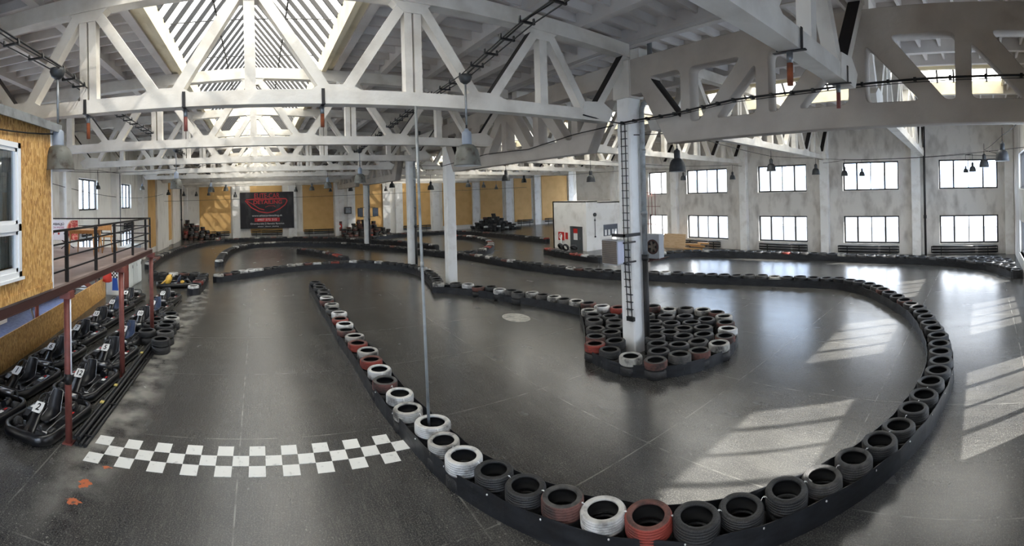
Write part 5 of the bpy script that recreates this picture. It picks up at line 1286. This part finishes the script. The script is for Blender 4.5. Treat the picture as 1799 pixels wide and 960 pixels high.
build_each(m, 'pipe', 'oxide_red', t)

# ------------------------------------------------------------------ white hut with door
t = thing('service_hut', 'white plastered hut with grey door, right of the far tyre loops', 'hut', (0, 0, 0))
HX0, HX1, HY0, HY1, HZ = 21.5, 27.55, 25.0, 29.0, 3.6
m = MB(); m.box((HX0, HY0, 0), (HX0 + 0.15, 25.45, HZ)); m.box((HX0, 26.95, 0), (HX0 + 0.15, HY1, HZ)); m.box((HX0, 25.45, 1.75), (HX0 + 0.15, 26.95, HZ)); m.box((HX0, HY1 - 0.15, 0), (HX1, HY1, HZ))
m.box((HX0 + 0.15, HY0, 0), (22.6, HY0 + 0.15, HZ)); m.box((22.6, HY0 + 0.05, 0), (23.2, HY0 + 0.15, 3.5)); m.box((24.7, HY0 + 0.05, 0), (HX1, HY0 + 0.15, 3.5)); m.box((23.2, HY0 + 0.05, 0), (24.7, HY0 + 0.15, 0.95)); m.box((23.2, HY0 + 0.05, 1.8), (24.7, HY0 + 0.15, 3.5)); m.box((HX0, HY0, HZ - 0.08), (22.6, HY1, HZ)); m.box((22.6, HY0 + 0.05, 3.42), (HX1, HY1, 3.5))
m.build('walls', 'lit_white_plaster', t)
m = MB(); m.box((HX0 + 0.06, 25.45, 0), (HX0 + 0.1, 26.95, 1.75)); dr = m.build('door', 'door_grey', t)
m = MB(); m.box((HX0 + 0.03, 25.75, 0.8), (HX0 + 0.06, 25.82, 0.95)); m.build('handle', 'kart_metal', dr)
m = MB(); m.box((HX0 + 0.05, 26.1, 1.25), (HX0 + 0.06, 26.55, 1.58)); m.build('red_notice', 'sign_red', dr)
m = MB(); m.box((HX0 + 0.05, 26.1, 0.75), (HX0 + 0.06, 26.55, 1.24)); m.build('white_notice', 'decal_white', dr)
m = MB(); m.box((23.2, HY0 + 0.08, 0.95), (24.7, HY0 + 0.1, 1.8)); wn_ = m.build('hut_window', 'screen', t)
for x in (23.35, 23.7, 24.1, 24.4):
    m = MB(); m.box((x, HY0 + 0.06, 1.0), (x + 0.2, HY0 + 0.08, 1.42)); m.build('paper', 'decal_white', wn_)
t = thing('hydrant_box', 'red hydrant box with white circle on the hut wall', 'fire equipment', (HX0 - 0.12, 27.6, 0.65))
m = MB(); m.box((0, 0, 0), (0.12, 0.6, 0.62)); m.build('box', 'sign_red', t)
m = MB(); m.lathe([(0.15, 0), (0.21, 0), (0.21, 0.01), (0.15, 0.01)], 24, closed=True, xf=Matrix.Translation((0, 0.3, 0.31)) @ Matrix.Rotation(-PI / 2, 4, 'Y')); m.build('circle', 'decal_white', t)
m = MB(); m.box((HX0 - 0.02, 27.15, 0.75), (HX0, 27.45, 1.25)); tag(m.build('red_sign', 'sign_red'), 'small red fire sign between hydrant box and grey door', 'sign')
m = MB(); m.tube([(21.0, 27.35, 0.0), (21.0, 27.35, 1.1)], 0.06, 10); tag(m.build('white_bollard', 'decal_white'), 'white bollard standing in front of the hut door', 'bollard')
t = thing('wall_gong', 'dark round bell with hanging cord on the hut corner', 'bell', (22.3, HY0 - 0.04, 2.6))
m = MB(); m.cyl((0, 0, 0), 0.14, 0.07, 16, 'y'); m.build('bell', 'dark_metal', t)
m = MB(); m.tube([(0, 0, -0.2), (0, 0, -1.6)], 0.02, 6); m.cyl((0, 0, -0.4), 0.06, 0.06, 10, 'y'); m.cyl((0, 0, -1.6), 0.06, 0.06, 10, 'y'); build_each(m, 'cord', 'dark_metal', t)

# timber by the right wall
t = thing('plywood_sheet', 'pale plywood sheet leaning by the narrow right-hand window', 'board', (26.3, 19.9, 0)); t.rotation_euler.y = 0.14
m = MB(); m.box((0, 0, 0), (0.02, 2.0, 1.05)); m.build('sheet', 'plywood', t)
for i, (y, z, L, a) in enumerate(((18.3, 0.12, 1.5, 0.1), (18.2, 0.3, 1.4, -0.15), (18.6, 0.42, 1.1, 0.3), (18.0, 0.5, 0.9, -0.05))):
    m = MB(); m.box((-0.08, 0, 0), (0.08, L, 0.11)); o = m.build('timber_plank', 'timber'); o.location = (26.2 + 0.1 * i, y, z - 0.1); o.rotation_euler.z = a
    tag(o, '%s timber offcut in the small pile right of the plywood sheet' % ('lowest', 'second lowest', 'third', 'topmost')[i], 'plank', 'timber offcuts')

# ------------------------------------------------------------------ banner and equipment at the far end
t = thing('banner', 'large black banner with red car outline hung on the far wall', 'banner', (0.97, YF - 0.34, 3.15))
m = MB(); m.box((-3.1, -0.02, -2.1), (3.1, 0.0, 2.1)); m.build('cloth', 'banner_black', t)
def flat(x, z, y=-0.025): return Matrix.Translation((x, y, z)) @ Matrix.Rotation(PI / 2, 4, 'X')
text_mesh('title', 'ELITE-CAR', 0.8, 'banner_red', t, flat(0.0, 1.65), 0.003, width=2.9)
text_mesh('title', 'DETAILING', 0.62, 'banner_red', t, flat(0.1, 0.92), 0.003, width=3.3, bold=0.01)
m = MB()
def band(P, w_):
    P = [Vector(p) for p in P]
    for i in range(len(P) - 1):
        a, b = P[i], P[i + 1]; d_ = (b - a).normalized(); n_ = Vector((-d_.y, d_.x)) * w_ / 2
        m.prism([tuple(a + n_), tuple(a - n_), tuple(b - n_), tuple(b + n_)], 'y', -0.03, -0.022)
band([(-2.4, 1.25), (-1.4, 1.3), (0, 1.28), (1.4, 1.3), (2.2, 1.3), (2.35, 1.05), (2.1, 0.6), (1.5, 0.15), (0.7, -0.2), (0, -0.3), (-0.9, -0.15), (-1.8, 0.35), (-2.5, 1.15)], 0.12)
band([(-2.3, 1.1), (-1.6, 0.7), (-0.9, 0.2), (-0.3, 0.05)], 0.09); band([(-0.2, 0.35), (0.2, 0.5), (0.8, 0.5), (1.0, 0.35)], 0.05); m.build('car_outline', 'banner_red', t)
text_mesh('web_address', 'www.elitecardetailing.sk', 0.3, 'decal_white', t, flat(0.0, -0.62), 0.003, width=3.5)
m = MB(); m.box((-1.45, -0.024, -1.32), (1.45, -0.021, -0.88)); m.build('red_strip', 'banner_red', t)
text_mesh('phone_number', '0907 572 315', 0.34, 'decal_white', t, flat(0.0, -1.1, -0.028), 0.003, width=2.2)
text_mesh('street', 'Oremburská 2 Banská Bystrica', 0.27, 'decal_white', t, flat(0.0, -1.55), 0.003, width=3.9)
text_mesh('handle', 'elitecar   elitecar_detailing', 0.17, 'decal_white', t, flat(0.1, -1.87), 0.003, width=2.4)
for s, lab in ((-1, 'left'), (1, 'right')):
    t = thing('flat_screen', '%s one of two flat screens on the farthest free column' % lab, 'screen', (9.15 + s * 0.66, 37.9, 3.05), s * -0.3)
    m = MB(); m.box((-0.24, -0.05, -0.36), (0.24, 0.03, 0.36)); m.build('housing', 'black_metal', t)
    m = MB(); m.box((-0.21, -0.056, -0.33), (0.21, -0.05, 0.33)); m.build('display', 'screen', t)
    m = MB(); m.tube([(0, 0.03, 0.38), (-s * 0.52, 0.1, 0.4)], 0.02, 6); m.tube([(0, 0.03, -0.38), (-s * 0.52, 0.1, -0.4)], 0.02, 6); build_each(m, 'arm', 'black_metal', t)
t = thing('wall_heater', 'dark square heater with fan on the far wall pilaster', 'heater', (10.4, YF - 0.55, 2.9))
m = MB(); m.box((-0.4, -0.2, -0.4), (0.4, 0.2, 0.4)); m.build('casing', 'dark_metal', t)
m = MB(); m.box((-0.3, -0.22, -0.3), (0.3, -0.2, 0.3)); m.build('grille', 'steel_grey', t)
t = thing('fire_sign', 'round red and white panel left of the middle tyre heap', 'sign', (9.25, YF - 0.9, 1.1))
m = MB(); m.box((-0.35, -0.03, -0.55), (0.35, 0.03, 0.55)); m.build('board', 'tyre_brown', t)
m = MB(); m.cyl((0.05, -0.04, 0), 0.3, 0.02, 18, 'y'); m.build('disc', 'sign_red', t)
m = MB(); m.cyl((0.05, -0.055, 0), 0.14, 0.02, 14, 'y'); m.build('disc_centre', 'decal_white', t)
m = MB(); m.box((-0.3, -0.03, -1.1), (-0.25, 0.03, -0.55)); m.box((0.25, -0.03, -1.1), (0.3, 0.03, -0.55)); build_each(m, 'leg', 'dark_metal', t)

# ------------------------------------------------------------------ outside the right-hand windows
m = MB(); m.box((28.5, -60, -1.0), (140, 120, -0.9)); struct('ground_outside', m, 'asphalt_out')
t = thing('building', 'pale block with rows of windows seen through the upper right-hand windows', 'building', (60, 22, -1))
m = MB(); m.box((0, 0, 0), (14, 46, 11)); m.build('walls', 'house_white', t)
m = MB()
for z in (2, 5.2, 8.2):
    for k in range(12): m.box((-0.05, 1.4 + k * 3.7, z), (0.02, 3.4 + k * 3.7, z + 1.7))
build_each(m, 'window', 'house_glass', t)
t = thing('workshop_hall', 'low pale hall with ribbed roof outside the second right-hand window', 'building', (46, -14, -1))
m = MB(); m.box((0, 0, 0), (10, 34, 3.2)); m.build('walls', 'house_white', t)
m = MB()
m.prism([(-0.5, 3.2), (5, 4.8), (10.5, 3.2)], 'y', -0.5, 34.5); m.build('roof', 'housing', t)
